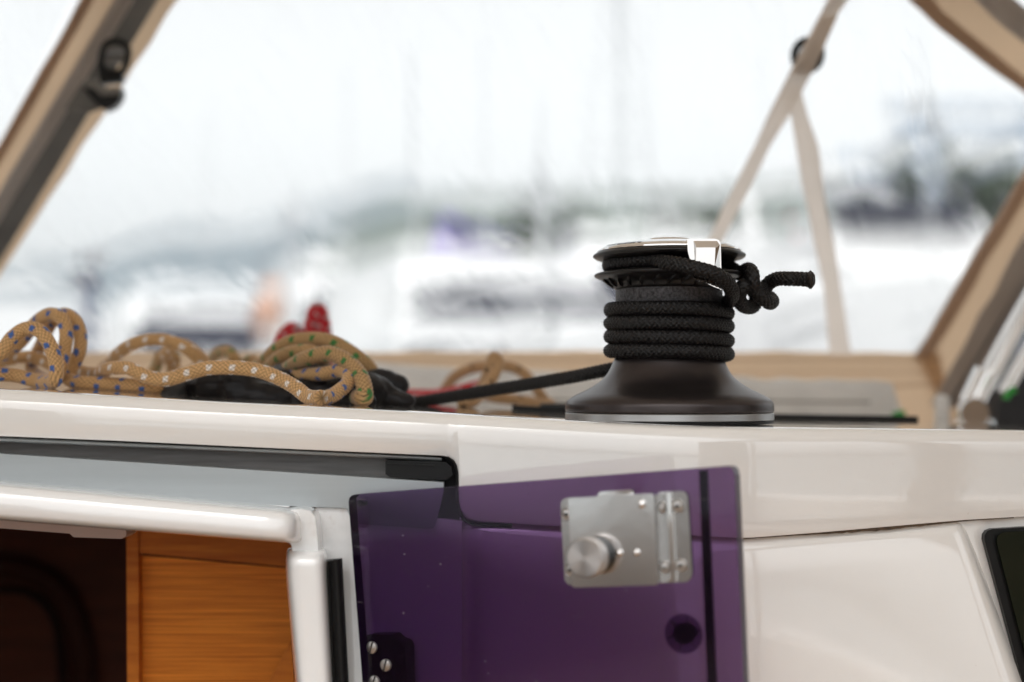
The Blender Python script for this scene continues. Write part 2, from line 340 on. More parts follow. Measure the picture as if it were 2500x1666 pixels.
def vinyl():
    m = bpy.data.materials.new('clear_window_vinyl'); m.use_nodes = True; t = m.node_tree; t.nodes.clear()
    o = t.nodes.new('ShaderNodeOutputMaterial'); rf = t.nodes.new('ShaderNodeBsdfRefraction'); rf.inputs['IOR'].default_value = 1.03; rf.inputs['Roughness'].default_value = 0.0
    rf.inputs[0].default_value = (.94, .95, .95, 1)
    tr = t.nodes.new('ShaderNodeBsdfTransparent'); tr.inputs[0].default_value = (.94, .95, .95, 1)
    tc = t.nodes.new('ShaderNodeTexCoord'); mp = t.nodes.new('ShaderNodeMapping'); mp_r = t.nodes.new('ShaderNodeMapping'); mp_r.inputs['Rotation'].default_value = (0, R(38), 0); t.links.new(tc.outputs['Object'], mp_r.inputs[0]); mp.inputs['Scale'].default_value = (3.4, 1, 1.3)
    t.links.new(mp_r.outputs[0], mp.inputs[0])
    n = t.nodes.new('ShaderNodeTexNoise'); n.inputs['Scale'].default_value = 3.2; n.inputs['Detail'].default_value = 3; n.inputs['Distortion'].default_value = 1.2; t.links.new(mp.outputs[0], n.inputs['Vector'])
    bp = t.nodes.new('ShaderNodeBump'); bp.inputs['Strength'].default_value = 1; bp.inputs['Distance'].default_value = .010; t.links.new(n.outputs['Fac'], bp.inputs['Height'])
    t.links.new(bp.outputs[0], rf.inputs['Normal'])
    mx = t.nodes.new('ShaderNodeMixShader'); mx.inputs[0].default_value = .45; t.links.new(tr.outputs[0], mx.inputs[1]); t.links.new(rf.outputs[0], mx.inputs[2])
    # scuffs that scatter a little light
    mp2 = t.nodes.new('ShaderNodeMapping'); mp2_r = t.nodes.new('ShaderNodeMapping'); mp2_r.inputs['Rotation'].default_value = (0, R(35), 0); t.links.new(tc.outputs['Object'], mp2_r.inputs[0]); mp2.inputs['Scale'].default_value = (5, 1, 1.1); t.links.new(mp2_r.outputs[0], mp2.inputs[0])
    n2 = t.nodes.new('ShaderNodeTexNoise'); n2.inputs['Scale'].default_value = 2.5; n2.inputs['Detail'].default_value = 5; n2.inputs['Distortion'].default_value = 2.0; t.links.new(mp2.outputs[0], n2.inputs['Vector'])
    rr = t.nodes.new('ShaderNodeMapRange'); rr.inputs[1].default_value = .52; rr.inputs[2].default_value = .8; rr.inputs[3].default_value = .02; rr.inputs[4].default_value = .14; t.links.new(n2.outputs['Fac'], rr.inputs[0])
    d = t.nodes.new('ShaderNodeBsdfTranslucent'); d.inputs[0].default_value = (.9, .92, .94, 1)
    m2 = t.nodes.new('ShaderNodeMixShader'); t.links.new(rr.outputs[0], m2.inputs[0]); t.links.new(mx.outputs[0], m2.inputs[1]); t.links.new(d.outputs[0], m2.inputs[2])
    t.links.new(m2.outputs[0], o.inputs[0]); return m
M['vinyl'] = vinyl()

#__SECTION_STRUCTURE__
# ------------------------------------------------------------------ the cabin roof
def lerp_tab(tab, x):
    xs = [t[0] for t in tab]; ys = [t[1] for t in tab]; return float(np.interp(x, xs, ys))
CAMB = [(-1.6, .022), (-.8, .012), (-.367, 0.0005), (-.25, -.007), (-.073, -.0159), (.11, -.0262), (.2, -.0280), (.4, -.0320), (.6, -.040), (1.0, -.075), (1.5, -.16)]
def camber(X): return float(np.mean([lerp_tab(CAMB, X+d) for d in (-.04, -.02, 0, .02, .04)]))
def sstep(x, a, b):
    t = min(1, max(0, (x-a)/(b-a))); return t*t*(3-2*t)
def deck_z(X, Y): return CZ + camber(X) - .016*sstep(Y, 1.35, 2.0)
def face_Y(X): 
    d = X-.145; return 1.0 + .38*.5*(d+math.sqrt(d*d+.0006))
BOT = [(-900, 1030), (-200, 1056), (0, 1065), (300, 1077), (700, 1096), (1080, 1113), (1095, 1116), (1108, 1124), (1116, 1138), (1119, 1155), (1120.5, 1225), (1126, 1248), (1140, 1265), (1170, 1273), (1400, 1288), (1600, 1303), (1815, 1315), (2000, 1301), (2360, 1270), (2500, 1262), (2800, 1250), (3600, 1230)]
cabin = empty('coachroof', 'glossy white gelcoat cabin roof moulding with rounded edge, under the winch and ropes', 'cabin roof', P(1250, 1100, 1.3))
stations = sorted(set([-900, -600, -400, -200] + list(range(0, 1080, 60)) + [1070, 1080, 1088, 1095, 1102, 1108, 1112, 1116, 1118, 1119, 1119.7, 1120.5, 1123, 1126, 1132, 1140, 1152, 1170] + list(range(1200, 2900, 40)) + [3100, 3400, 3700]))
def notch(px): return .0018*math.exp(-((px-1095)/24.0)**2)      # soft vertical crease in the moulding
rows = []
r0 = .0125
ysdeck = [3.0, 2.6, 2.3, 2.1, 2.0, 1.9, 1.8, 1.7, 1.6, 1.5, 1.4, 1.35, 1.3, 1.2, 1.12, 1.06]
V = []; ncol = None
for px in stations:
    Yf0 = 1.0
    for _ in range(3):
        X = (px-1250)/F*Yf0; Yf0 = face_Y(X)
    col = []
    for y in ysdeck:
        if y > Yf0+r0+.004: col.append((X, y, deck_z(X, y)))
        else: col.append((X, Yf0+r0+.004+.0005*(1.2-y)*0, deck_z(X, y)))
    zt = deck_z(X, Yf0)
    yf = Yf0 + notch(px)
    # crown radius then face
    for k in range(0, 9):
        a = k/8*R(84); col.append((X, yf+r0-math.sin(a)*r0, zt-(1-math.cos(a))*r0))
    zb = CZ+(HY-lerp_tab(BOT, px))/F*(Yf0+.001)
    y1, z1 = yf+r0-math.sin(R(84))*r0, zt-(1-math.cos(R(84)))*r0
    for k in range(1, 7):
        t = k/6; bul = .0010*math.sin(t*math.pi)
        col.append((X, y1+(yf+.0015-y1)*t-bul, z1+(zb+.0015-z1)*t))
    col.append((X, yf+.002, zb)); col.append((X, yf+.005, zb-.0005)); col.append((X, yf+.02, zb)); 
    ncol = len(col); V += col
Fc = []
for i in range(len(stations)-1):
    for k in range(ncol-1): Fc.append((i*ncol+k, (i+1)*ncol+k, (i+1)*ncol+k+1, i*ncol+k+1))
mesh('roof_moulding', V, Fc, M['gel'], cabin, smooth=True, angle=60)

# black track line set in the roof behind the winch
tv = []
tb = bmesh.new()
xs = np.linspace(.0, .42, 30)
fr = [Vector((x, 1.36+.10*(x/.4)**2, deck_z(x, 1.36)+.0045)) for x in xs]; 
a = [tb.verts.new(v) for v in fr]; b = [tb.verts.new(v-Vector((0, 0, .006))) for v in fr]; c = [tb.verts.new(v+Vector((0, .02, 0))) for v in fr]; d = [tb.verts.new(v+Vector((0, .02, -.006))) for v in fr]
for i in range(len(xs)-1):
    tb.faces.new((a[i], a[i+1], b[i+1], b[i])); tb.faces.new((a[i], c[i], c[i+1], a[i+1])); tb.faces.new((c[i], d[i], d[i+1], c[i+1]))
from_bm('deck_seal', tb, M['rubber'], cabin)
box('deck_seal', (P(1360, 1000, 1.42).x, 1.42, deck_z(.05, 1.42)+.004), (.035, .012, .010), M['rubber'], cabin, .002)

# lower aft panel, follows the roof face a few mm behind it
cabin_aft = empty('cockpit_bulkhead', 'cream white cabin bulkhead panel below the roof seam, beside the purple door', 'bulkhead', P(2000, 1450, 1.03))
pxs = [1127, 1133, 1141] + list(range(1150, 2330, 30)) + [2330, 2345, 2356, 2364, 2370]
def panel_edge(py): return 2370 + (py-1290)*(2482-2370)/(1666-1290)      # its right edge leans
V = []; nr = 0
zrow = [0, .0015, .004, .008, .014, .03, .06, .10, .15, .20, .26]
for j, dz in enumerate(zrow):
    for i, px in enumerate(pxs):
        t = i/(len(pxs)-1)
        ztop_py = lerp_tab(BOT, px)
        Y0 = 1.0
        for _ in range(3):
            X = (px-1250)/F*Y0; Y0 = face_Y(X)
        z = CZ+(HY-ztop_py)/F*Y0 - dz + .003
        # right edge leans outward further down
        lean = 112*(dz/.105)*max(0, (px-1900)/470)**1.5
        X2 = (px+lean-1250)/F*Y0
        back = .010*math.exp(-dz/.006)          # rolled top edge
        endr = .014*max(0, (px-2330)/40.0)**2.2 # rolled right edge
        left = .0075*(max(0, 1200-px)/73.0)**2
        V.append((X2, Y0+.004+left+back+endr-.012*min(1, dz/.2), z))
n = len(pxs)
Fc = [(j*n+i, j*n+i+1, (j+1)*n+i+1, (j+1)*n+i) for j in range(len(zrow)-1) for i in range(n-1)]
mesh('aft_panel', V, Fc, M['gel'], cabin_aft, smooth=True)
# flat white moulding left of the door (between hatch and door) continuing behind the door
slab('door_surround', [(735, 1238, 1.0065), (870, 1243, 1.0065), (1128, 1272, 1.0065), (1128, 1850, .9965), (735, 1850, .9965)], .012, M['gel_dirty'], cabin_aft, .002)
# recessed moulding around the right window
wy = lambda px: 1.083 + (px-2400)/F*.42
rec = [(2335, 1266), (2900, 1225), (2900, 1900), (2445, 1900)]
slab('window_recess', [(a, b, wy(a)+.008) for a, b in rec], .01, M['gel'], cabin_aft, .001)
# grime line in the seam
gv = []
for px in range(1815, 2480, 12):
    Y0 = 1.0
    for _ in range(3): X = (px-1250)/F*Y0; Y0 = face_Y(X)
    gv.append((px, Y0))
bm = bmesh.new(); A = []; B = []
for (px, Y0) in gv:
    py = lerp_tab(BOT, px); w = 2.0+5.5*math.exp(-((px-2150)/150.0)**2)*(.7+.6*random.random())
    A.append(bm.verts.new(P(px, py-1, Y0+.0035))); B.append(bm.verts.new(P(px, py+w, Y0+.0035)))
for i in range(len(A)-1): bm.faces.new((A[i], A[i+1], B[i+1], B[i]))
from_bm('seam_sealant', bm, M['grime'], cabin_aft)

# right window: black frame and dark pane
pw = empty('cabin_window', 'black framed dark cabin window with rounded corner at the lower right edge', 'window', P(2500, 1450, 1.12))
fo = [(2403, 1318), (2404, 1306), (2410, 1297), (2422, 1292), (2440, 1291), (2800, 1270), (2800, 1900), (2560, 1900)]
slab('window_frame', [(a, b, wy(a)) for a, b in fo], .02, M['plastic'], pw, .004, 4)
M['darkglass'] = mat('smoked_glass', (.008, .012, .007), .04, spec=.6); dirt(M['darkglass'], scale=400, amt=.5, thr=(.70, .74), col=(.2, .2, .12))
gi = [(2433, 1322), (2437, 1308), (2450, 1300), (2800, 1280), (2800, 1900), (2580, 1900)]
slab('pane', [(a, b, wy(a)-.0025) for a, b in gi], .004, M['darkglass'], pw, .0012)

# ------------------------------------------------------------------ sliding hatch rails (aluminium)
hatch = empty('sliding_hatch', 'silver aluminium runners of the sliding hatch below the roof edge, left of the purple door', 'hatch', P(500, 1130, 1.02))
def strip(name, tab_top, tab_bot, Y, th, m, par, bev=.0008, x0=-400, x1=1100):
    top = [(p[0], p[1], Y) for p in tab_top]; bot = [(p[0], p[1], Y) for p in tab_bot][::-1]
    return slab(name, top+bot, th, m, par, bev)
strip('rear_channel', [(-500, 1040), (0, 1062), (1118, 1118)], [(-500, 1085), (0, 1125), (1118, 1200)], 1.035, .01, M['alu_dark'], hatch)
# slim round lip of the top runner
tube('upper_rail', [P(-500, 1052, 1.012), P(0, 1073, 1.012), P(500, 1093, 1.012), P(1078, 1120, 1.012)], .0019, M['alu'], hatch, seg=14, step=.02)
strip('lower_rail', [(-500, 1075), (0, 1108), (1083, 1178)], [(-500, 1150), (0, 1190), (700, 1236), (845, 1241), (862, 1279), (1050, 1292), (1058, 1290), (1063, 1282), (1083, 1200)], 1.003, .012, M['alu'], hatch, .0018)
stop = slab('end_stop', [(941, 1124, 1.008), (1088, 1128, 1.008), (1102, 1140, 1.008), (1106, 1160, 1.008), (1088, 1173, 1.008), (952, 1166, 1.008), (941, 1158, 1.008)], .02, M['plastic'], hatch, .0012)
slab('end_stop_ridge', [(944, 1131, 1.0065), (1060, 1136, 1.0065), (1060, 1139, 1.0065), (944, 1134, 1.0065)], .002, M['plastic'], stop)
# rubber seal following the rounded corner
seal_pts = [(-400, 1047), (0, 1063.5), (500, 1086), (900, 1104), (1070, 1112), (1090, 1115), (1106, 1124), (1114, 1138), (1117, 1155), (1118, 1200), (1119, 1235), (1128, 1262), (1145, 1276), (1250, 1284)]
tube('corner_seal', [P(a, b, 1.006) for a, b in seal_pts], .0014, M['rubber'], hatch, seg=10, step=.004)
slab('corner_filler', [(1075, 1113, 1.02), (1095, 1116, 1.02), (1110, 1128, 1.02), (1119, 1150, 1.02), (1122, 1285, 1.02), (1060, 1300, 1.02), (1060, 1170, 1.02)], .01, M['rubber'], hatch, .001)

# ------------------------------------------------------------------ white companionway frame
fr_ = empty('companionway_frame', 'thick white rounded companionway frame around the dark cabin opening', 'door frame', P(720, 1400, .97))
# head rail: lofted along px
prof = [(1.003, 1172, 0), (.985, 1175, 0), (.968, 1180, 0), (.958, 1187, 0), (.9525, 1196, 0), (.950, 1208, 0), (.9490, 1235, 0), (.9490, 1254, 0), (.9515, 1263, 0), (.957, 1268, 0), (.97, 1270, 0), (.985, 1269, 0), (1.01, 1266, 0)]
V = []; pst = [-600, -300, -100, 0, 150, 300, 450, 560, 640, 690, 712, 726, 735, 739]
for i, px in enumerate(pst):
    sl = .080
    k = max(0, (px-690)/49.0)
    for (Y, py, _) in prof:
        cy = 1225
        topslope = .094; botslope = .080
        f = (py-1172)/97.0
        yy = py + px*(topslope*(1-f)+botslope*f)
        e = math.sqrt(max(0, 1-k*k)) if k < 1 else 0
        Y2 = Y + (1-e)*.045 if Y < 1.0 else Y
        c0 = cy + px*.086
        yy2 = c0+(yy-c0)*(1-.22*(1-e))
        V.append(P(px + (0), yy2, min(Y2, 1.012)))
n = len(prof)
Fc = [(i*n+k, (i+1)*n+k, (i+1)*n+k+1, i*n+k+1) for i in range(len(pst)-1) for k in range(n-1)]
Fc.append(tuple((len(pst)-1)*n+k for k in range(n)))
o = mesh('head_rail', V, Fc, M['gel_dirty'], fr_, smooth=True, angle=75)
# filler piece joining head rail and jamb
slab('corner_block', [(690, 1246, .978), (735, 1243, .978), (758, 1248, .978), (768, 1262, .978), (773, 1300, .978), (778, 1362, .978), (724, 1362, .978), (714, 1345, .978), (711, 1330, .978), (700, 1321, .978)], .045, M['gel_dirty'], fr_, .011, 6)
# jamb post : rounded bar
def jamb():
    V = []; rows_ = []
    ys = [1338, 1341, 1347, 1356, 1368, 1385, 1420, 1480, 1560, 1666, 1850]
    for py in ys:
        xl = 697 + max(0, (py-1400))*.088; xr = 800 + max(0, (py-1400))*.055
        top = max(0, 1-(py-1338)/32.0); e = math.sqrt(max(0, 1-top*top))
        ring = []
        for a in np.linspace(0, math.pi, 22):
            ca, sa = math.cos(a), math.sin(a)
            sgx = (abs(ca)**.45)*(1 if ca > 0 else -1); sgy = abs(sa)**.55
            cx = (xl+xr)/2; hw = (xr-xl)/2*(.86+.14*e)
            ring.append(P(cx+hw*sgx, py, 1.012-(.05*(.25+.75*e))*sgy))
        rows_.append(ring)
    n = len(rows_[0]); V = [v for r_ in rows_ for v in r_]
    Fc = [(j*n+i, j*n+i+1, (j+1)*n+i+1, (j+1)*n+i) for j in range(len(ys)-1) for i in range(n-1)]
    Fc.append(tuple(range(n)))
    return mesh('door_jamb', V, Fc, M['gel_dirty'], fr_, smooth=True, angle=80)
jamb()
# black rubber strip, lens-shaped section, cut slightly askew at the top
V = []; ys = [1366, 1400, 1500, 1600, 1700, 1850]; n = 0
for py in ys:
    x0 = 793 + (py-1370)*.052; x1 = 836 + (py-1370)*.052
    ring = []
    for k in range(15):
        t = k/14; px = x0+(x1-x0)*t
        dep = .003 + .0085*math.sin(math.pi*min(1, max(0, (t-.22)/.78)))**.6 if t > .22 else .004
        q = py + (6-9*t if py == 1366 else 0)
        ring.append(P(px, q, .985-dep))
    ring += [P(x1, py, .995), P(x0, py, .995)]
    n = len(ring); V += ring
Fc = [(j*n+i, j*n+(i+1) % n, (j+1)*n+(i+1) % n, (j+1)*n+i) for j in range(len(ys)-1) for i in range(n)] + [tuple(range(n))]
mesh('rubber_strip', V, Fc, M['rubber'], fr_, smooth=True, angle=60)

# ------------------------------------------------------------------ interior seen through the opening
room = empty('cabin_interior', 'dark reddish wood cabin interior with arched doorway behind the companionway', 'cabin interior', P(200, 1500, 1.8))
def quad(name, pts, m, par): return mesh(name, pts, [(0, 1, 2, 3)], m, par)
x0, x1, y0, y1, z0, z1 = -1.1, .05, 1.05, 2.15, CZ-1.6, CZ-.085
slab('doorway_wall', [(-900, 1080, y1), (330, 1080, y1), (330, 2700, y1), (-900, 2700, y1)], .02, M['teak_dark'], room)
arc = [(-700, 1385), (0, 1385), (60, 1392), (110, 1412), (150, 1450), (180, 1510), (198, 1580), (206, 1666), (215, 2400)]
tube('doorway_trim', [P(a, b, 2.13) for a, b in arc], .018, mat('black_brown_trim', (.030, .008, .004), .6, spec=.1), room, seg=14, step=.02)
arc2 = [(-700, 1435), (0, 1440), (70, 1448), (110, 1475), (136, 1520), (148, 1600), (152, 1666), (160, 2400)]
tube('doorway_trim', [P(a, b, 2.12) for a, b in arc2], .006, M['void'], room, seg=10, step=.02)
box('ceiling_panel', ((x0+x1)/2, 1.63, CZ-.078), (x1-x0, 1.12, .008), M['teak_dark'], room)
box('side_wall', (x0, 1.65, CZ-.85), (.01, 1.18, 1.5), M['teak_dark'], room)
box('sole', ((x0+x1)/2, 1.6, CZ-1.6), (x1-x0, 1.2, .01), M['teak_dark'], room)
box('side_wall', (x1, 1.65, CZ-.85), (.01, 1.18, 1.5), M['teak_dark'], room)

lock_ = empty('teak_locker', 'honey coloured teak locker with fine horizontal grain inside the companionway', 'locker', P(500, 1500, 1.45))
Yl = 1.22
slab('stile', [(308, 1250, Yl), (337, 1250, Yl), (340, 1850, Yl), (312, 1850, Yl)], .03, M['teak_solid'], lock_, .002)
slab('top_rail', [(337, 1260, Yl+.003), (900, 1300, Yl+.003), (900, 1402, Yl+.003), (338, 1351, Yl+.003)], .03, M['teak_solid'], lock_, .002)
slab('grain_panel', [(337, 1340, Yl+.012), (900, 1380, Yl+.012), (900, 1900, Yl+.012), (337, 1900, Yl+.012)], .03, M['teak'], lock_)
slab('panel_joint', [(336, 1348, Yl+.011), (900, 1398, Yl+.011), (900, 1405, Yl+.011), (336, 1355, Yl+.011)], .004, M['void'], lock_)
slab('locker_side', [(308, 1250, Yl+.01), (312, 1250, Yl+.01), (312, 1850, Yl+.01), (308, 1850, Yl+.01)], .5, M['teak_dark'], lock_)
edge = slab('corner_post', [(655, 1666, 1.2), (712, 1560, 1.2), (730, 1900, 1.2), (640, 1900, 1.2)], .02, M['teak_solid'], lock_, .004)

M['pinkish'] = mat('aged_liner_white', (.55, .42, .38), .35)
lt = slab('hatch_handle', [(-300, 1245, 1.10), (0, 1266, 1.10), (308, 1291, 1.10), (308, 1308, 1.10), (296, 1316, 1.10), (180, 1312, 1.10), (170, 1303, 1.10), (0, 1290, 1.10), (-300, 1265, 1.10)], .03, M['pinkish'], None, .004)
tag(lt, 'pinkish white moulded grab lip under the head of the companionway', 'grab handle')

#__SECTION_DOOR__
# ------------------------------------------------------------------ purple acrylic door, swung open
DL, DR = Vector((P(850, 1212, .99).x, .99, 0)), Vector((P(1793, 1140, .865).x, .865, 0))
dU = (DR-DL).normalized(); dN = Vector((dU.y, -dU.x, 0))     # dN points towards the camera
if dN.y > 0: dN = -dN
def onDoor(px, py, off=0.0):
    """point on the door's front plane (moved out by off) seen at px,py"""
    d = Vector(((px-1250)/F, 1, (HY-py)/F)); p0 = DL + dN*off
    t = (p0.x*dN.x+p0.y*dN.y)/(d.x*dN.x+d.y*dN.y)
    return Vector((d.x*t, d.y*t, CZ+d.z*t))
door = empty('companionway_door', 'purple tinted acrylic companionway door hinged open, carrying a steel lock', 'door', onDoor(1300, 1500))
def dslab(name, pts, off, th, m, par, bev=0, seg=3, angle=35):
    bm = bmesh.new(); a = [onDoor(p[0], p[1], off) for p in pts]
    bm_slab(bm, a, [v-dN*th for v in a])
    if bev: bevel_bm(bm, bev, seg)
    return from_bm(name, bm, m, par, angle=angle)
TH = .010
ol = [(851, 1226), (853, 1216), (859, 1210), (870, 1207), (1774, 1138.5), (1785, 1141), (1791, 1149), (1794, 1162), (1817, 1700), (1820, 1850), (898, 1850), (886, 1680)]
pn = dslab('acrylic_panel', ol, 0, TH, [M['acrylic'], M['acrylic_edge']], door)
for p in pn.data.polygons:
    if abs(Vector(p.normal).dot(dN)) < .5: p.material_index = 1
# dark seal strip along the free edge, on the back
dslab('seal_strip', [(1706, 1150), (1724, 1149), (1754, 1850), (1734, 1850)], -TH-.0005, .004, M['rubber'], door, .0004)
# hinge bracket behind the panel
hg = dslab('hinge', [(888, 1553), (905, 1549), (955, 1550), (968, 1562), (984, 1568), (990, 1582), (996, 1850), (892, 1850)], -TH-.0008, .012, M['plastic'], door, .002)
SCm = M['steel_brushed']
def disc(name, c, r, h, par, m, axis=None, dome=.3, seg=28):
    ax = axis or dN; q = Vector((0, 0, 1)).rotation_difference(ax).to_matrix().to_4x4()
    prof = [(r, 0), (r, h*.5), (r*.92, h*.8), (r*.6, h*(.8+dome*.6)), (1e-7, h*(.8+dome))]
    return lathe(name, prof, c, m, par, seg=seg, M=q)
def screw(c, r, par, ang=60, name='screw'):
    s_ = disc(name, c, r, .0018, par, SCm)
    u = dU*math.cos(R(ang))+Vector((0, 0, 1))*math.sin(R(ang)); v = dN.cross(u)
    bm = bmesh.new(); h = .0016+.0006
    ctr = c+dN*h; vs = []
    for sx in (-1, 1):
        for sy in (-1, 1):
            for sz in (-1, 1): vs.append(bm.verts.new(ctr+u*sx*r*.95+v*sy*r*.09+dN*sz*.0006))
    bmesh.ops.convex_hull(bm, input=vs)
    from_bm('slot', bm, M['etched'], s_, smooth=False)
    return s_
for (a, b, an) in ((909, 1581, 72), (943, 1624, 75), (915, 1664, 70)):
    screw(onDoor(a, b, 0), .0042, hg, an)
# pin near the top hinge corner
q = Vector((0, 0, 1)).rotation_difference(-dN).to_matrix().to_4x4()
lathe('peg', [(.0022, 0), (.0022, .012), (.0001, .012)], onDoor(878, 1229, -TH), M['acrylic_edge'], door, seg=20, M=q)
# suction stop on the back
M['clearplastic'] = acrylic('clear_sucker', (.55, .45, .6))
st_ = lathe('suction_stop', [(.0068, 0), (.0066, .004), (.006, .010), (.0035, .011), (.003, .018), (.0001, .018)], onDoor(1668, 1548, -TH-.0005), M['rubber'], door, seg=40, M=q)
lathe('sucker_rim', [(.0068, .0003), (.0125, .0002), (.0125, .0009), (.0118, .0012), (.0068, .0035)], onDoor(1668, 1548, -TH-.0008), M['clearplastic'], st_, seg=40, M=q)
for k in range(6):
    a = k*math.pi/3+.3; u = dU*math.cos(a)+Vector((0, 0, 1))*math.sin(a); c = onDoor(1668, 1548, -TH-.0002)
    tube('stop_rib', [c+u*.006, c+u*.0118], .0004, M['rubber'], st_, seg=6)

# lock
lk = dslab('lock_plate', [(1369, 1245), (1369, 1228), (1375, 1219), (1384, 1216), (1400, 1214), (1660, 1199), (1672, 1201), (1679, 1212), (1690, 1398), (1687, 1412), (1676, 1422), (1400, 1430), (1386, 1427), (1378, 1416)], .0030, .003, M['steel_dark'], door, .0008)
dslab('rib', [(1628, 1204), (1637, 1203.5), (1648, 1421), (1638, 1422)], .0062, .004, M['chrome'], lk, .0018, 4)
dslab('rib', [(1598, 1206), (1606, 1205), (1617, 1424), (1607, 1425)], .0085, .006, M['chrome'], lk, .0018, 4)
# case: box raised 17 mm
cs = dslab('lock_case', [(1387, 1219), (1394, 1217), (1456, 1213), (1462, 1209), (1530, 1205.5), (1538, 1208), (1590, 1205), (1596, 1209), (1606, 1424), (1602, 1429), (1404, 1435), (1397, 1431)], .0165, .0135, M['steel'], door, .0030, 5)
dslab('latch_tongue', [(1460, 1206), (1466, 1201), (1540, 1196), (1546, 1200), (1546, 1212), (1460, 1215)], .0105, .004, M['chrome'], cs, .0008)
for (a, b, r_) in ((1567, 1231, .0026), (1555, 1349, .0021), (1513, 1350, .0021)):
    disc('rivet', onDoor(a, b, .0165), r_, .0022, cs, M['steel'], dome=.5)
for (a, b) in ((1655, 1236), (1663, 1381), (1612, 1240), (1622, 1386), (1384, 1256), (1393, 1392)):
    c = onDoor(a, b, .003)
    wq = Vector((0, 0, 1)).rotation_difference(dN).to_matrix().to_4x4()
    s_ = lathe('screw', [(.0042, 0), (.0042, .0003), (.0036, .0012), (.0034, .0004), (.0026, .0014), (.0014, .0016), (.0011, .0004), (.0001, .0004)], c, SCm, lk, seg=28, M=wq)
    disc('socket', c+dN*.0006, .0012, .0003, s_, M['etched'], seg=12)
# round knurled knob on a black collar
kc = onDoor(1452, 1357, .0165)
wq = Vector((0, 0, 1)).rotation_difference(dN).to_matrix().to_4x4()
kn = lathe('knob_collar', [(.0118, 0), (.0118, .006), (.0001, .006)], kc, M['plastic'], cs, seg=48, M=wq)
def knurled():
    V = []; seg = 160; prof = [(.0001, .006), (.0116, .006), (.0122, .0066)]+[(.0122, .0066+.0085*k/14) for k in range(1, 14)]+[(.0122, .0156), (.0114, .0166), (.0001, .0166)]
    for i, (r_, z) in enumerate(prof):
        for k in range(seg):
            a = 2*math.pi*k/seg; rr = r_
            if 3 <= i < len(prof)-3: rr += .00028*(((k//2+i//2) % 2)*2-1)
            V.append(Matrix.Translation(kc) @ wq @ Vector((rr*math.cos(a), rr*math.sin(a), z)))
    n = len(prof); Fc = [(i*seg+k, i*seg+(k+1) % seg, (i+1)*seg+(k+1) % seg, (i+1)*seg+k) for i in range(n-1) for k in range(seg)]
    return Fc, V
Fc, V = knurled()
# radially brushed face: anisotropic look from a fine angular bump
M['knobface'] = mat('spun_steel_face', (.60, .58, .57), .28, 1.0)
t, b = nodes(M['knobface']); b.inputs['Anisotropic'].default_value = .85
tg = t.nodes.new('ShaderNodeTangent'); tg.direction_type = 'RADIAL'; tg.axis = 'Y'; t.links.new(tg.outputs[0], b.inputs['Tangent'])
kb = bpy.data.objects.new('lock_knob', bpy.data.meshes.new('lock_knob'))
kb = mesh('lock_knob', [(Matrix.Translation(kc) @ wq).inverted() @ v for v in V], Fc, M['knobface'], None, smooth=True, angle=30)
tg.axis = 'Z'
kb.parent = cs; kb.matrix_parent_inverse = PINV(cs); kb.matrix_basis = Matrix.Translation(kc) @ wq

#__SECTION_WINCH__
# ------------------------------------------------------------------ winch
WY = 1.13; K = WY/F; WX = (1633-1250)*K; WC = Vector((WX, WY, CZ))
def wz(py): return (HY-py)*K
def wp(lst): return [(r*K, wz(py)) for r, py in lst]
winch = empty('winch', 'black self-tailing winch with chrome top standing on the white cabin roof', 'winch', (WX, WY, CZ+wz(1031)))
lathe('foot_ring', wp([(0.01, 1033), (251, 1033), (252, 1031), (252, 1026), (248, 1025), (0.01, 1025)]), WC, M['rubber'], winch, 160)
lathe('base_ring', wp([(0.01, 1025), (251.5, 1025), (253, 1023.5), (253, 1009.5), (251.5, 1008), (0.01, 1008)]), WC, M['ring'], winch, 160)
body = [(0.01, 1007.5), (250, 1007.5), (252.5, 1004), (253, 994), (252, 986), (248, 979), (240, 972), (228, 965), (212, 957.5), (197, 950), (183, 942), (170, 933), (159, 923), (150, 912), (143, 900), (138, 889), (134, 879), (130, 870), (127, 860), (126, 850), (126, 742), (0.01, 742)]
# smooth the concave flare
bp_ = [body[0]] + [tuple(x) for x in catmull([(r, 0, y) for r, y in body[1:19]], False, 2.0)[:, [0, 2]]] + body[19:]
lathe('drum', wp(bp_), WC, M['winch'], winch, 192, angle=45)
lathe('grip_band', wp([(0.01, 744), (126, 744), (129.5, 742), (130, 740), (130, 709), (128, 707.5), (0.01, 707.5)]), WC, M['grip'], winch, 192)
# lower jaw with moulded fins underneath
lathe('lower_jaw', wp([(0.01, 707), (131, 707), (134, 704), (137, 698), (141, 691), (160, 684), (172, 681), (180, 677), (182.5, 673.5), (181, 670), (174, 667.5), (160, 665), (146, 663), (136, 658), (128, 650), (0.01, 650)]), WC, M['jaw'], winch, 192, angle=60)
bm = bmesh.new()
for k in range(26):
    a0 = 2*math.pi*k/26
    # curved fin from the hub up to the rim
    prev = None
    for j in range(9):
        t = j/8; rr = (133+ 34*t)*K; aa = a0 + .16*t*t; zt = wz(690-14*t); zb_ = wz(704-24*t**1.6)
        w = .0011
        tx, ty = -math.sin(aa), math.cos(aa)
        c = Vector((WX+rr*math.cos(aa), WY+rr*math.sin(aa), CZ))
        ring = [bm.verts.new(c+Vector((tx*w, ty*w, zt))), bm.verts.new(c+Vector((-tx*w, -ty*w, zt))), bm.verts.new(c+Vector((-tx*w*.7, -ty*w*.7, zb_))), bm.verts.new(c+Vector((tx*w*.7, ty*w*.7, zb_)))]
        if prev:
            for i in range(4): bm.faces.new((prev[i], prev[(i+1) % 4], ring[(i+1) % 4], ring[i]))
        prev = ring
from_bm('jaw_fins', bm, M['jaw'], winch)
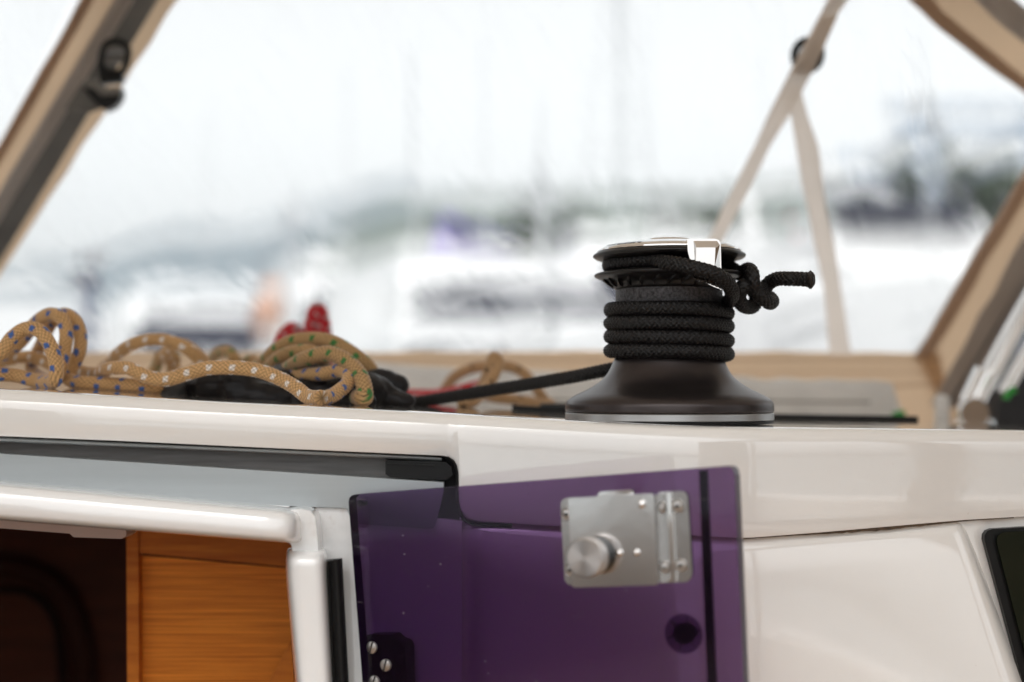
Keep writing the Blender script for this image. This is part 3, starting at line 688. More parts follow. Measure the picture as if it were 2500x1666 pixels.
lathe('upper_jaw', wp([(0.01, 656), (128, 656), (134, 650), (141, 643), (150, 639), (166, 637), (179, 633), (185, 628.5), (186, 625.5), (183, 621.5), (177, 618.5), (0.01, 618)]), WC, M['jaw'], winch, 192, angle=60)
cap = lathe('cap', wp([(0.01, 618), (173, 618), (175, 616), (174.5, 613), (170, 609), (158, 604.5), (140, 600), (110, 595), (75, 591), (51, 588.5), (49, 584.5), (44, 583), (36, 583), (33, 586), (0.01, 586)]), WC, M['chrome'], winch, 192, angle=28)
# lettering engraved round the cap, reading from the far side
def arc_text(txt, r_px, ang0, dang, size, par):
    for i, ch in enumerate(txt):
        cu = bpy.data.curves.new('t', 'FONT'); cu.body = ch; cu.size = size; cu.align_x = 'CENTER'; cu.align_y = 'CENTER'; cu.extrude = .00012; cu.offset = size*.02
        to = bpy.data.objects.new('t', cu); COL.objects.link(to)
        dg = bpy.context.evaluated_depsgraph_get(); me = bpy.data.meshes.new_from_object(to.evaluated_get(dg)); bpy.data.objects.remove(to)
        a = R(ang0+dang*i)
        slope = math.atan2(wz(600)-wz(609), (170-140)*K)
        # baseline towards the rim when read from outside
        Mx = Matrix.Translation(WC+Vector((0, 0, wz(604.2)+.00018))) @ Matrix.Rotation(a, 4, 'Z') @ Matrix.Translation((r_px*K, 0, 0)) @ Matrix.Rotation(R(10), 4, 'Y') @ Matrix.Rotation(R(-90), 4, 'Z')
        me.transform(Mx); link('lettering', me, M['etched'], par)
arc_text('HARKEN', 154, 203, 6.6, .0095, cap)
# feeder arm: chrome block bent down over the rim, and the curved lip below the rope
def wcrop(cx, cy, Y): return P(1440+cx*.1785, 560+cy*.1786, Y)
bm = bmesh.new()
Yc = 1.066
# outer face frame ring
outer = [(1330, 140), (1400, 130), (1715, 130), (1765, 150), (1790, 200), (1798, 540), (1440, 470), (1370, 420), (1340, 300)]
bm_slab(bm, [wcrop(a, b, Yc) for a, b in outer], [wcrop(a, b, Yc)+Vector((0, .014, 0)) for a, b in outer])
bevel_bm(bm, .0016, 4)
arm = from_bm('feeder_arm', bm, M['chrome'], winch)
# bevelled facet standing slightly proud
bm = bmesh.new()
o1 = [(1420, 160), (1740, 160), (1778, 215), (1780, 530), (1440, 470)]
i1 = [(1455, 250), (1712, 250), (1718, 262), (1706, 515), (1450, 462)]
A = [bm.verts.new(wcrop(a, b, Yc-.0003)) for a, b in o1]; B = [bm.verts.new(wcrop(a, b, Yc-.0032)) for a, b in i1]
for i in range(5): bm.faces.new((A[i], A[(i+1) % 5], B[(i+1) % 5], B[i]))
bm.faces.new(B)
from_bm('arm_facet', bm, M['chrome'], arm, smooth=False)
# bridge from arm back to the cap
bm = bmesh.new()
tpf = [(1250, 175), (1340, 145), (1420, 132), (1700, 130), (1770, 160), (1790, 235), (1300, 235)]
bm_slab(bm, [wcrop(a, b, Yc+.012) for a, b in tpf], [wcrop(a, b, Yc+.012)+Vector((-.004, .04, .0006)) for a, b in tpf])
bevel_bm(bm, .0012, 3)
from_bm('arm_bridge', bm, M['chrome'], arm)
# lower curved lip
lip_top = [(1365, 600), (1400, 612), (1450, 640), (1560, 672), (1640, 690), (1790, 745), (1800, 760)]
lip_bot = [(1800, 835), (1770, 815), (1700, 790), (1560, 720), (1480, 705), (1420, 675), (1380, 640)]
bm = bmesh.new(); L = [wcrop(a, b, 1.067-.000) for a, b in lip_top+lip_bot]
bm_slab(bm, L, [v+Vector((0, .016, .001)) for v in L]); bevel_bm(bm, .0013, 4)
from_bm('feeder_lip', bm, M['chrome'], arm)

# ------------------------------------------------------------------ black rope on the winch
def W3(px, py, Y): return P(px, py, Y)
pts = []
rr = 143.0*K
# lead from the roof far left, tangent to the back of the drum
pts += [P(760, 1010, 1.33), P(880, 1003, 1.32), P(960, 991, 1.305), P(1050, 977, 1.287), P(1150, 961, 1.267), P(1280, 940, 1.235), P(1390, 922, 1.207), P(1500, 900, 1.187)]
hts = [(90, 877), (0, 866), (-90, 861), (-180, 857), (-270, 845), (-360, 834), (-450, 829), (-540, 822), (-630, 810), (-720, 798), (-810, 795), (-900, 790), (-990, 778), (-1080, 768), (-1170, 760), (-1260, 757.5), (-1350, 752)]
ang = np.arange(75, -1350, -15)
for a in ang:
    h = np.interp(-a, [-x[0] for x in hts], [x[1] for x in hts])
    sag = 2.2*math.cos(R(a)*1)    # keeps the turns slightly slanted
    rj = rr*(1+.012*math.sin(a*.07))
    pts.append(Vector((WX+rj*math.cos(R(a)), WY+rj*math.sin(R(a)), CZ+wz(h))))
# leaves the drum on the right, loops up over the feeder arm and into the jaws
pts += [P(1700, 742, 1.185), P(1752, 741, 1.160), P(1776, 739, 1.125), P(1786, 727, 1.095), P(1785, 706, 1.072), P(1770, 684, 1.060), P(1742, 668, 1.054), P(1700, 656, 1.054), P(1662, 647, 1.060), P(1625, 641, 1.070)]
for a in range(-112, -361, -15):
    rj = 146*K; pts.append(Vector((WX+rj*math.cos(R(a)), WY+rj*math.sin(R(a)), CZ+wz(648))))
pts += [P(1805, 668, 1.118), P(1826, 676, 1.118)]
kx = lambda cx, cy, Y: P(1350+cx*.3443, 540+cy*.3443, Y)
pts += [kx(1440, 560, 1.130), kx(1420, 605, 1.125), kx(1350, 600, 1.110), kx(1320, 540, 1.098), kx(1350, 460, 1.094), kx(1410, 480, 1.096), kx(1480, 540, 1.098), kx(1535, 578, 1.105), kx(1550, 560, 1.12), kx(1480, 500, 1.132), kx(1400, 440, 1.130), kx(1350, 380, 1.120), kx(1380, 345, 1.106), kx(1412, 370, 1.094), kx(1420, 440, 1.092), kx(1445, 500, 1.098), kx(1500, 475, 1.110), kx(1540, 435, 1.108), kx(1590, 412, 1.10), kx(1680, 410, 1.09), kx(1760, 412, 1.085), kx(1812, 416, 1.08)]
wr = rope('winch_line', pts, .00545, M['rope_black'], plaits=8, pitch=.0038, seg=48, step=.00036, depth=.24)
tag(wr, 'black braided line wound four turns round the winch drum, ending in a knot', 'rope')
# frayed melted end
bm = bmesh.new(); bmesh.ops.create_icosphere(bm, subdivisions=4, radius=.0062)
for v in bm.verts:
    v.co += v.co.normalized()*(random.random()*.0011); v.co.x *= .5
bmesh.ops.translate(bm, verts=bm.verts, vec=kx(1826, 417, 1.079))
from_bm('melted_end', bm, mat('singed_rope', (.02, .015, .012), .4, var=.6, noise=500), wr)

#__SECTION_ROPES__
# ------------------------------------------------------------------ tan ropes on the roof
def c2(cx, cy, Y): return P(cx*.425, 600+cy*.425, Y)
def ground(pts, r):
    out = []
    for p in pts:
        zmin = deck_z(p.x, p.y)+r*.95
        out.append(Vector((p.x, p.y, max(p.z, zmin))))
    return out
RT = .0075
RB = dict(plaits=10, pitch=.0046, seg=36, step=.0006, depth=.10)
blue1 = [c2(-260, 650, 1.20), c2(-120, 560, 1.19), c2(0, 620, 1.17), (c2(70, 530, 1.17)), c2(150, 478, 1.17), c2(225, 490, 1.165), c2(280, 560, 1.16), c2(318, 660, 1.155), c2(322, 760, 1.15), c2(300, 808, 1.16), c2(200, 800, 1.19), c2(90, 745, 1.19), c2(-60, 740, 1.18), c2(-300, 745, 1.20), c2(-420, 700, 1.3), c2(-250, 560, 1.33), c2(-20, 640, 1.30), c2(110, 560, 1.27), c2(210, 440, 1.25), c2(290, 395, 1.235), c2(355, 420, 1.225), c2(380, 500, 1.22), c2(370, 600, 1.215), c2(350, 690, 1.21), c2(330, 740, 1.22), c2(240, 760, 1.30), c2(180, 690, 1.34), c2(240, 560, 1.31), c2(300, 440, 1.27), c2(370, 395, 1.255), c2(430, 430, 1.245), c2(460, 510, 1.24), c2(455, 610, 1.235), c2(420, 690, 1.235), c2(390, 760, 1.23), c2(480, 795, 1.215), c2(620, 800, 1.21), c2(800, 812, 1.20), c2(960, 825, 1.20), c2(1150, 850, 1.24), c2(1400, 860, 1.30), c2(1560, 790, 1.28), c2(1660, 738, 1.245), c2(1760, 742, 1.22), c2(1860, 735, 1.20), c2(1950, 718, 1.185), c2(2005, 740, 1.17), c2(1995, 790, 1.155), c2(1935, 845, 1.135), c2(1880, 895, 1.12), c2(1835, 940, 1.105)]
o = rope('coiled_sheet', ground(blue1, .0058), .0058, M['rope_blue'], fleck=(.022, .005), **RB)
tag(o, 'tan rope with blue flecks, big loops piled at the left end of the roof', 'rope', 'tan ropes heaped on the cabin roof')
white1 = [c2(-200, 690, 1.40), c2(-60, 700, 1.36), c2(60, 655, 1.33), c2(190, 640, 1.31), c2(320, 690, 1.29), c2(450, 720, 1.27), c2(560, 735, 1.24), c2(640, 705, 1.20), c2(740, 705, 1.185), c2(850, 755, 1.175), c2(950, 770, 1.17), c2(1060, 740, 1.165), c2(1180, 706, 1.16), c2(1320, 700, 1.155), c2(1480, 718, 1.15), c2(1610, 765, 1.14), c2(1700, 815, 1.125), c2(1770, 875, 1.11), c2(1846, 945, 1.09)]
o = rope('halyard', ground(white1, .0058), .0058, M['rope_white'], fleck=(.020, .005), **RB)
tag(o, 'tan rope with white flecks running along the roof in front of the black gloves', 'rope', 'tan ropes heaped on the cabin roof')
white2 = [c2(420, 790, 1.45), c2(560, 730, 1.42), c2(630, 670, 1.38), c2(690, 610, 1.35), c2(780, 560, 1.33), c2(900, 540, 1.32), c2(1010, 560, 1.31), c2(1100, 610, 1.31), c2(1160, 680, 1.32), c2(1200, 760, 1.36), c2(1120, 800, 1.42), c2(1000, 700, 1.45), c2(950, 620, 1.42), c2(1050, 570, 1.38), c2(1150, 640, 1.36), c2(1220, 760, 1.4)]
o = rope('halyard', ground(white2, .0058), .0058, M['rope_white'], fleck=(.020, .005), **RB)
tag(o, 'arched loop of tan rope with white flecks standing up behind, left of the gloves', 'rope', 'tan ropes heaped on the cabin roof')
green1 = [c2(1340, 760, 1.40), c2(1440, 720, 1.36), c2(1520, 665, 1.32), c2(1580, 605, 1.30), c2(1670, 555, 1.285), c2(1780, 538, 1.275), c2(1900, 552, 1.265), c2(2010, 610, 1.26), c2(2100, 680, 1.26), c2(2155, 750, 1.265), c2(2195, 820, 1.28), c2(2120, 880, 1.36), c2(1950, 800, 1.40), c2(1750, 760, 1.38), c2(1560, 720, 1.33), c2(1590, 655, 1.29), c2(1690, 612, 1.27), c2(1790, 612, 1.26), c2(1850, 650, 1.27), c2(1800, 720, 1.32), c2(1640, 740, 1.30), c2(1680, 690, 1.24), c2(1770, 645, 1.21), c2(1880, 620, 1.195), c2(1970, 650, 1.18), c2(2050, 720, 1.165), c2(2090, 800, 1.15), c2(2095, 880, 1.14), c2(2085, 950, 1.14), c2(2020, 1000, 1.2)]
o = rope('mainsheet', ground(green1, .0066), .0066, M['rope_green'], fleck=(.022, .005), **RB)
tag(o, 'tan rope with green flecks coiled in tall loops right of the gloves', 'rope', 'tan ropes heaped on the cabin roof')
green2 = [c2(840, 780, 1.50), c2(900, 690, 1.48), c2(930, 630, 1.46), c2(1000, 640, 1.46), c2(990, 740, 1.47), c2(1100, 720, 1.5), c2(1210, 660, 1.50), c2(1250, 615, 1.47), c2(1320, 612, 1.44), c2(1350, 660, 1.43), c2(1300, 720, 1.45), c2(1380, 690, 1.46), c2(1450, 660, 1.44), c2(1520, 690, 1.42)]
o = rope('mainsheet', ground(green2, .006), .006, M['rope_green'], fleck=(.022, .005), **RB)
tag(o, 'small blurred bights of tan rope with green flecks, between the two arched loops', 'rope', 'tan ropes heaped on the cabin roof')
c8 = lambda x, y, Y: P(900+x*.4208, 400+y*.4208, Y)
tan1 = [c8(380, 1400, 1.62), c8(440, 1310, 1.60), c8(500, 1235, 1.58), c8(600, 1188, 1.57), c8(700, 1178, 1.56), c8(830, 1182, 1.56), c8(915, 1230, 1.56), c8(970, 1300, 1.55), c8(1020, 1370, 1.56), c8(1060, 1400, 1.56), c8(900, 1375, 1.52), c8(700, 1350, 1.50), c8(660, 1300, 1.45), c8(700, 1200, 1.42), c8(728, 1120, 1.42), c8(752, 1145, 1.42), c8(735, 1210, 1.41), c8(690, 1290, 1.40), c8(640, 1350, 1.38), c8(590, 1420, 1.36), c8(520, 1450, 1.36)]
o = rope('loose_line', ground(tan1, .006), .0058, M['rope_tan'], fleck=(.05, .004), **RB)
tag(o, 'plain light tan line looped in a low arch left of the winch', 'rope')
red1 = [c8(-400, 1390, 1.62), c8(0, 1360, 1.58), c8(190, 1342, 1.56), c8(400, 1342, 1.54), c8(560, 1310, 1.52), c8(640, 1290, 1.53), c8(600, 1320, 1.56), c8(480, 1350, 1.50), c8(340, 1395, 1.46), c8(300, 1430, 1.48)]
o = rope('red_line', ground(red1, .0065), .0065, M['rope_red'], fleck=(.012, .004), **RB)
tag(o, 'red rope lying flat on the roof left of the winch, behind the black lead', 'rope', 'red ropes on the roof')
red2 = [c2(1560, 760, 1.60), c2(1600, 600, 1.60), c2(1640, 510, 1.60), c2(1680, 480, 1.60), c2(1715, 520, 1.61), c2(1735, 620, 1.63), c2(1770, 560, 1.60), c2(1785, 460, 1.59), c2(1805, 385, 1.585), c2(1822, 362, 1.585), c2(1842, 385, 1.585), c2(1860, 460, 1.59), c2(1866, 560, 1.60), c2(1880, 760, 1.62)]
o = rope('red_line', ground(red2, .008), .008, M['rope_red'], fleck=(.012, .004), **RB)
tag(o, 'red rope bight standing up behind the green flecked coil', 'rope', 'red ropes on the roof')

# black leather gloves under the ropes
def blob(name, pts, m, parent=None, amp=.12, seed=0, sub=3, wr=.35):
    pts = [(Vector((c.x, c.y, c.z+.004)), (s[0], s[1], s[2]*1.45), a, b) for c, s, a, b in pts]
    """lumpy fabric volume from overlapping ellipsoids remeshed into one skin"""
    bm = bmesh.new()
    for (c, s, rz, ry) in pts:
        r_ = bmesh.ops.create_icosphere(bm, subdivisions=3, radius=1)
        Mx = Matrix.Translation(c) @ Matrix.Rotation(rz, 4, 'Z') @ Matrix.Rotation(ry, 4, 'Y') @ Matrix.Diagonal((*s, 1)); bmesh.ops.transform(bm, matrix=Mx, verts=r_['verts'])
    me = bpy.data.meshes.new(name); bm.to_mesh(me); bm.free()
    o = bpy.data.objects.new(name, me); COL.objects.link(o)
    md = o.modifiers.new('r', 'REMESH'); md.mode = 'VOXEL'; md.voxel_size = .0016
    sm = o.modifiers.new('s', 'SMOOTH'); sm.iterations = 8; sm.factor = .6
    tx = bpy.data.textures.new('w', 'CLOUDS'); tx.noise_scale = .018; tx.noise_depth = 3
    dm = o.modifiers.new('d', 'DISPLACE'); dm.texture = tx; dm.strength = amp*.05; dm.mid_level = .5; dm.texture_coords = 'GLOBAL'
    dg = bpy.context.evaluated_depsgraph_get(); me2 = bpy.data.meshes.new_from_object(o.evaluated_get(dg)); bpy.data.objects.remove(o)
    me2.name = name; me2.polygons.foreach_set('use_smooth', [True]*len(me2.polygons))
    return link(name, me2, m, parent)
M['glove'] = mat('black_leather', (.006, .005, .006), .4, bump=(240, .3, .0008), spec=.3)
M['velcro'] = mat('dark_grey_cuff', (.03, .03, .033), .55, bump=(700, .5, .0004))
gl = blob('sailing_glove', [(c2(1130, 850, 1.225), (.026, .03, .009), .1, 0), (c2(1260, 825, 1.215), (.030, .03, .012), 0, -.05), (c2(1380, 825, 1.21), (.026, .03, .013), 0, .05), (c2(1480, 850, 1.21), (.022, .02, .010), 0, .2), (c2(1560, 880, 1.20), (.03, .010, .009), -.3, .2), (c2(1480, 890, 1.19), (.03, .010, .008), 0, .05), (c2(1640, 895, 1.20), (.02, .011, .009), 0, .1)], M['glove'])
tag(gl, 'crumpled black leather glove lying on the roof edge under the white flecked rope', 'glove', 'black gloves on the roof')
blob('cuff', [(c2(1010, 862, 1.215), (.016, .028, .0085), .2, 0)], M['velcro'], gl, amp=.05)
gl = blob('sailing_glove', [(c2(1800, 830, 1.25), (.05, .03, .013), 0, 0), (c2(1700, 800, 1.26), (.04, .03, .010), 0, 0), (c2(1920, 880, 1.23), (.04, .03, .013), .2, 0), (c2(2050, 870, 1.22), (.03, .025, .013), 0, 0), (c2(2190, 825, 1.25), (.024, .012, .0095), .1, .1), (c2(2130, 855, 1.22), (.024, .011, .009), -.1, .25), (c2(2200, 905, 1.22), (.03, .011, .007), -.1, .1), (c2(1960, 920, 1.17), (.03, .010, .008), -.1, .0)], M['glove'])
tag(gl, 'black leather glove with finger tips pointing right, beneath the green flecked coil', 'glove', 'black gloves on the roof')

#__SECTION_DODGER__
# ------------------------------------------------------------------ sprayhood (dodger)
def dY(py): return 2.02-.30*(860-py)/860.0
hood = empty('sprayhood', 'sand coloured canvas sprayhood with clear windows around the cabin roof', 'sprayhood', P(1250, 960, 2.0))
def dsl(name, pts, m, off=0, th=.004, bev=.0015, parent=hood, n=14):
    """canvas strip lying in the sprayhood's front plane; long edges subdivided so that they can sag"""
    return slab(name, [(a, b, dY(b)+off) for a, b in pts], th, m, parent, bev)
# clear panes
def vn(name, pts, off=.004):
    V = [P(a, b, dY(b)+off) for a, b in pts]
    return mesh(name, V, [tuple(range(len(V)))], M['vinyl'], hood)
vn('front_window', [(-60, 720), (460, -120), (2090, -180), (2300, 30), (2520, 210), (2700, 300), (2520, 440), (2255, 880), (-160, 880)])
vn('side_window', [(-700, 520), (-200, -200), (230, -120), (-60, 470), (-260, 800), (-800, 800)], off=.0)
def wave_edge(a, b, n=10, amp=4, seed=1):
    r_ = random.Random(seed); out = []
    for i in range(n+1):
        t = i/n; k = amp*(r_.random()-.5)*2 if 0 < i < n else 0
        dx, dy = b[0]-a[0], b[1]-a[1]; L = math.hypot(dx, dy)
        out.append((a[0]+dx*t-dy/L*k, a[1]+dy*t+dx/L*k))
    return out
# left pillar
lp = dsl('left_pillar', wave_edge((252, -90), (-105, 540), 12, 1.2, 2)+wave_edge((-25, 525), (330, -90), 8, 1, 3), M['canvas'], 0, .006, .002)
dsl('left_pillar_binding', wave_edge((247, -90), (-110, 540), 12, 1.5, 2)+wave_edge((-80, 532), (277, -90), 8, 1.5, 5), M['canvas_dk'], -.003, .004, .001, lp)
tube('left_frame_tube', [P(357, -90, dY(-90)-.006), P(300, 8, dY(8)-.008), P(-15, 530, dY(530)-.008), P(-100, 680, dY(680)-.006)], .0105, M['grey_tape'], hood, seg=20, step=.02)
dsl('window_edge', wave_edge((488, -90), (-85, 800), 14, 3, 8)+wave_edge((-130, 790), (350, -90), 8, 1, 9), M['canvas'], .002, .004, .001)
st1 = dsl('grey_strap', wave_edge((381, -90), (-60, 640), 10, 1, 4)+wave_edge((-8, 650), (438, -90), 10, 1, 6), M['webbing_grey'], -.040, .0025, .001, parent=None)
tag(st1, 'dark grey webbing strap running down the left sprayhood pillar', 'strap')
# buckle on that strap
bk = empty('strap_buckle', 'black plastic side buckle threaded on the dark grey strap at upper left', 'buckle', P(270, 170, 1.68))
def ring_pts(cx, cy, rx, ry, rot, n=26, p=.75):
    out = []
    for k in range(n):
        a = 2*math.pi*k/n; ca, sa = math.cos(a), math.sin(a)
        x = rx*math.copysign(abs(ca)**p, ca); y = ry*math.copysign(abs(sa)**p, sa)
        out.append((cx+x*math.cos(rot)-y*math.sin(rot), cy+x*math.sin(rot)+y*math.cos(rot)))
    return out
Yb = 1.70
pr = [P(a, b, Yb-.006) for a, b in ring_pts(280, 140, 32, 39, .25)]
tube('slider_ring', pr+pr[:2], .0042, M['plastic'], bk, seg=12, step=.004)
for yy in (122, 150): slab('slider_bar', [(256, yy-8, Yb-.008), (306, yy-12, Yb-.008), (306, yy+3, Yb-.008), (254, yy+7, Yb-.008)], .006, mat('grey_bar', (.12, .115, .11), .4), bk, .002)
slab('slider_back', [(238, 165, Yb-.004), (300, 172, Yb-.004), (298, 200, Yb-.004), (246, 205, Yb-.004)], .012, M['plastic'], bk, .003)
slab('clip_body', [(200, 214, Yb-.010), (240, 218, Yb-.014), (296, 214, Yb-.014), (296, 236, Yb-.014), (282, 258, Yb-.012), (258, 270, Yb-.012), (236, 256, Yb-.012)], .016, M['plastic'], bk, .004)
slab('clip_lip', [(204, 200, Yb-.016), (238, 192, Yb-.016), (250, 214, Yb-.018), (294, 214, Yb-.018), (292, 230, Yb-.018), (246, 232, Yb-.018), (236, 222, Yb-.018)], .006, mat('grey_clip', (.15, .145, .135), .4), bk, .002)
slab('webbing_fold', [(160, 265, Yb-.003), (205, 195, Yb-.003), (236, 225, Yb-.003), (252, 262, Yb-.003), (215, 275, Yb-.003)], .004, M['webbing_grey'], bk, .001)

# right upper corner
ru = dsl('right_upper_canvas', [(2180, -90)]+wave_edge((2228, 0), (2300, 66), 3, 2, 3)+wave_edge((2300, 66), (2700, 372), 9, 2, 12)+[(2700, 180), (2370, -90)], M['canvas'], -.002, .006, .002)
dsl('right_upper_binding', [(2175, -90)]+wave_edge((2223, 2), (2296, 70), 3, 3, 3)+wave_edge((2296, 70), (2700, 380), 9, 3, 12)+[(2700, 350), (2300, 28), (2215, -90)], M['canvas_dk'], -.006, .004, .001, ru)
tube('roof_frame_tube', [P(2330, -120, dY(-90)-.02), P(2450, 20, dY(20)-.02), P(2700, 200, dY(200)-.02)], .016, M['grey_tape'], hood, seg=20, step=.02)
# right lower pillar
rl = dsl('right_lower_pillar', wave_edge((2580, 290), (2236, 868), 12, 2, 21)+[(2330, 1040), (2700, 420)], M['canvas'], -.002, .006, .002)
dsl('right_lower_binding', wave_edge((2578, 290), (2232, 868), 12, 3, 21)+[(2275, 868)]+wave_edge((2275, 868), (2610, 300), 10, 3, 23), M['canvas_dk'], -.006, .004, .001, rl)
zt = dsl('zip_flap', wave_edge((2640, 330), (2272, 990), 12, 4, 25)+[(2365, 1000), (2750, 400)], M['grey_tape'], -.03, .005, .002)
bm = bmesh.new()
for k in range(90):
    t = k/89; px = 2690+(2318-2690)*t; py = 380+(990-380)*t
    c = P(px, py, dY(py)-.033); bm_box(bm, c, (.010, .003, .0022), Matrix.Rotation(R(-30), 4, 'Y'))
from_bm('zip_teeth', bm, mat('zip_teeth', (.14, .12, .11), .5), zt, smooth=False)
# bottom band with seams
bb = dsl('bottom_band', [(-200, 862)]+wave_edge((200, 862), (1300, 858), 12, 3, 31)+wave_edge((1340, 858), (2290, 860), 12, 3, 32)+[(2330, 1040), (-200, 1060)], M['canvas'], -.004, .006, .002)
for (ya, yb2) in ((876, 880), (906, 909), (937, 941)):
    dsl('seam', [(-200, ya), (2296, ya+2), (2296, yb2+2), (-200, yb2)], M['canvas_dk'], -.0065, .002, 0, bb)
# roof canvas over the camera and the wing on the right
V = []; xs_ = np.linspace(-1.15, 1.15, 15); ys_ = np.linspace(1.72, .40, 9)
for y in ys_:
    for x in xs_:
        V.append((x, y, CZ+.545-.20*abs(x/1.15)**3+.05*math.sin((1.72-y)*1.7)+.004*math.sin(x*9+y*7)))
n = len(xs_); Fc = [(j*n+i, j*n+i+1, (j+1)*n+i+1, (j+1)*n+i) for j in range(len(ys_)-1) for i in range(n-1)]
mesh('roof_canvas', V, Fc, M['roofcanvas'], hood, smooth=True)

# cream webbing straps in front of the window
L_ = [(-60, 2052, 2102), (0, 2020, 2070), (36, 2003, 2045), (103, 1969, 2016), (178, 1927, 1982), (268, 1882, 1936), (357, 1842, 1880), (446, 1797, 1838), (513, 1762, 1803), (580, 1733, 1768), (700, 1668, 1700), (866, 1580, 1615)]
sy = lambda y: 1.60+.27*max(0, y)/866
sA = slab('cream_strap', [(b, a, sy(a)) for a, b, c in L_]+[(c, a, sy(a)) for a, b, c in L_[::-1]], .0018, M['webbing'], None, .0004)
tag(sA, 'long cream webbing strap crossing diagonally in front of the clear window behind the winch', 'strap', 'cream webbing straps')
slab('strap_keeper', [(2001, 38, sy(36)-.004), (2046, 38, sy(36)-.004), (2017, 103, sy(103)-.004), (1984, 178, sy(178)-.004), (1927, 178, sy(178)-.004), (1967, 103, sy(103)-.004)], .003, canvas('folded_webbing', (.74, .66, .59), trans=.85), sA, .0008)
L_ = [(200, 1915, 1950), (286, 1932, 1973), (357, 1944, 1998), (446, 1958, 2009), (513, 1973, 2018), (580, 1985, 2034), (692, 2010, 2052), (866, 2026, 2078)]
sz = lambda y: 1.68+.26*(y-200)/666
sB = slab('cream_strap', [(b, a, sz(a)) for a, b, c in L_]+[(c, a, sz(a)) for a, b, c in L_[::-1]], .0018, M['webbing'], None, .0004)
tag(sB, 'short cream webbing strap hanging from the round slider to the bottom canvas band', 'strap', 'cream webbing straps')
pr = [P(a, b, 1.665) for a, b in ring_pts(1972, 135, 32, 36, .3, p=.95)]
rb = tube('round_slider', pr+pr[:2], .0048, M['plastic'], None, seg=12, step=.004)
tag(rb, 'round black plastic slider behind the cream strap, upper right', 'buckle')

# light grey halyard bag behind the winch
V = []; nx, ns = 90, 20
Yg = 1.86
for i in range(nx+1):
    px = 840+(2184-840)*i/nx; X = (px-1250)/F*Yg; zb_ = deck_z(X, Yg)-.004
    t = i/nx; e = min(1, (1-t)/.02+.55)
    hh = .062*e*(1+.015*math.sin(i*.9)+.02*math.sin(i*.23+1)); 
    for k in range(ns):
        a = math.pi*k/(ns-1); fold = .0025*math.sin(k*1.3+i*.23)*math.sin(i*.41)
        V.append((X+.006*math.sin(a*3)*(1-e), Yg-.035*math.cos(a)*(abs(math.cos(a))**-.3 if abs(math.cos(a)) > .01 else 0)-fold, zb_+hh*math.sin(a)**.55+fold))
Fc = [(i*ns+k, (i+1)*ns+k, (i+1)*ns+k+1, i*ns+k+1) for i in range(nx) for k in range(ns-1)]
Fc.append(tuple(nx*ns+k for k in range(ns)))
bg = mesh('rope_bag', V, Fc, M['bag'], None, smooth=True)
tag(bg, 'long pale grey fabric bag lying along the bottom canvas band behind the winch', 'bag')
bm = bmesh.new()
for k in range(150):
    px = 900+(2120-900)*k/149; c = P(px, 975-(px-900)*-.006, Yg-.044); bm_box(bm, c, (.004, .002, .003))
from_bm('stitching', bm, mat('stitch', (.25, .23, .2), .7), bg, smooth=False)

# stainless support tube with fitting at lower right
sup = empty('support_tube', 'polished stainless sprayhood support tube with clamp fitting at the right edge', 'support tube', P(2380, 1000, 1.72))
tube('tube', [P(2400, 948, 1.72), P(2470, 815, 1.70), P(2640, 520, 1.64)], .0115, M['chrome'], sup, seg=28)
tube('tube', [P(2452, 960, 1.76), P(2530, 820, 1.74), P(2680, 540, 1.68)], .0085, M['chrome'], sup, seg=20)
tube('collar', [P(2372, 985, 1.712), P(2410, 905, 1.705)], .0150, M['chrome'], sup, seg=28)
lathe('clamp_eye', [(.010, -.008), (.017, -.008), (.018, -.006), (.018, .006), (.017, .008), (.010, .008)], P(2375, 1008, 1.70), M['chrome'], sup, seg=40, M=Matrix.Rotation(R(90), 4, 'X'))
lathe('clamp_base', [(.022, 0), (.022, .006), (.012, .012), (.011, .03), (.0001, .03)], P(2385, 1040, 1.72), M['steel'], sup, seg=32)
lathe('zip_pull', [(.004, -.02), (.009, -.015), (.009, .02), (.004, .024)], P(2300, 1010, 1.80), M['bag'], hood, seg=16)
gn = mat('green_cord', (.02, .25, .03), .6)
tube('cord_toggle', [P(2192, 1005, 1.78), P(2196, 1022, 1.78), P(2190, 1040, 1.78)], .008, gn, bg, seg=12)
tube('green_cord', [P(2478, 950, 1.66), P(2460, 962, 1.66), P(2456, 975, 1.66)], .0045, gn, sup, seg=10)
bi = slab('black_bag', [(2470, 930, 1.9), (2500, 880, 1.9), (2640, 800, 1.9), (2700, 1100, 1.9), (2420, 1060, 1.9), (2440, 980, 1.9)], .1, mat('dark_fabric', (.012, .011, .012), .7, bump=(30, .5, .01)), None, .015)
tag(bi, 'dark bag at the right edge behind the stainless support tube', 'bag')

M['curtain'] = canvas('brown_curtain_canvas', (.20, .14, .09))
# unseen starboard side curtain, its openings laid out to reflect in the gelcoat
cu_ = empty('reflected_curtain', 'unseen brown canvas side curtain right of the viewpoint, openings set for gelcoat reflections', 'curtain', (1.3, .3, CZ))
for (ya, yb_, za, zb2) in ((-2.2, -.16, -.5, .62), (-.10, -.06, -.4, .42), (.42, .50, -.4, .42), (.95, 1.5, -.5, .62)):
    box('curtain_panel', (1.3, (ya+yb_)/2, CZ+(za+zb2)/2), (.01, yb_-ya, zb2-za), M['curtain'], cu_, .003)
box('curtain_band', (1.3, .40, CZ+.52), (.012, 1.12, .20), M['curtain'], cu_, .003)
box('curtain_band', (1.3, .40, CZ-.45), (.012, 1.12, .10), M['curtain'], cu_, .003)
cl_ = empty('reflected_curtain', 'unseen grey canvas curtain added left of the viewpoint for the lock to reflect', 'curtain', (-1.3, -.3, CZ))  # added out of view so the steel lock has panels to reflect
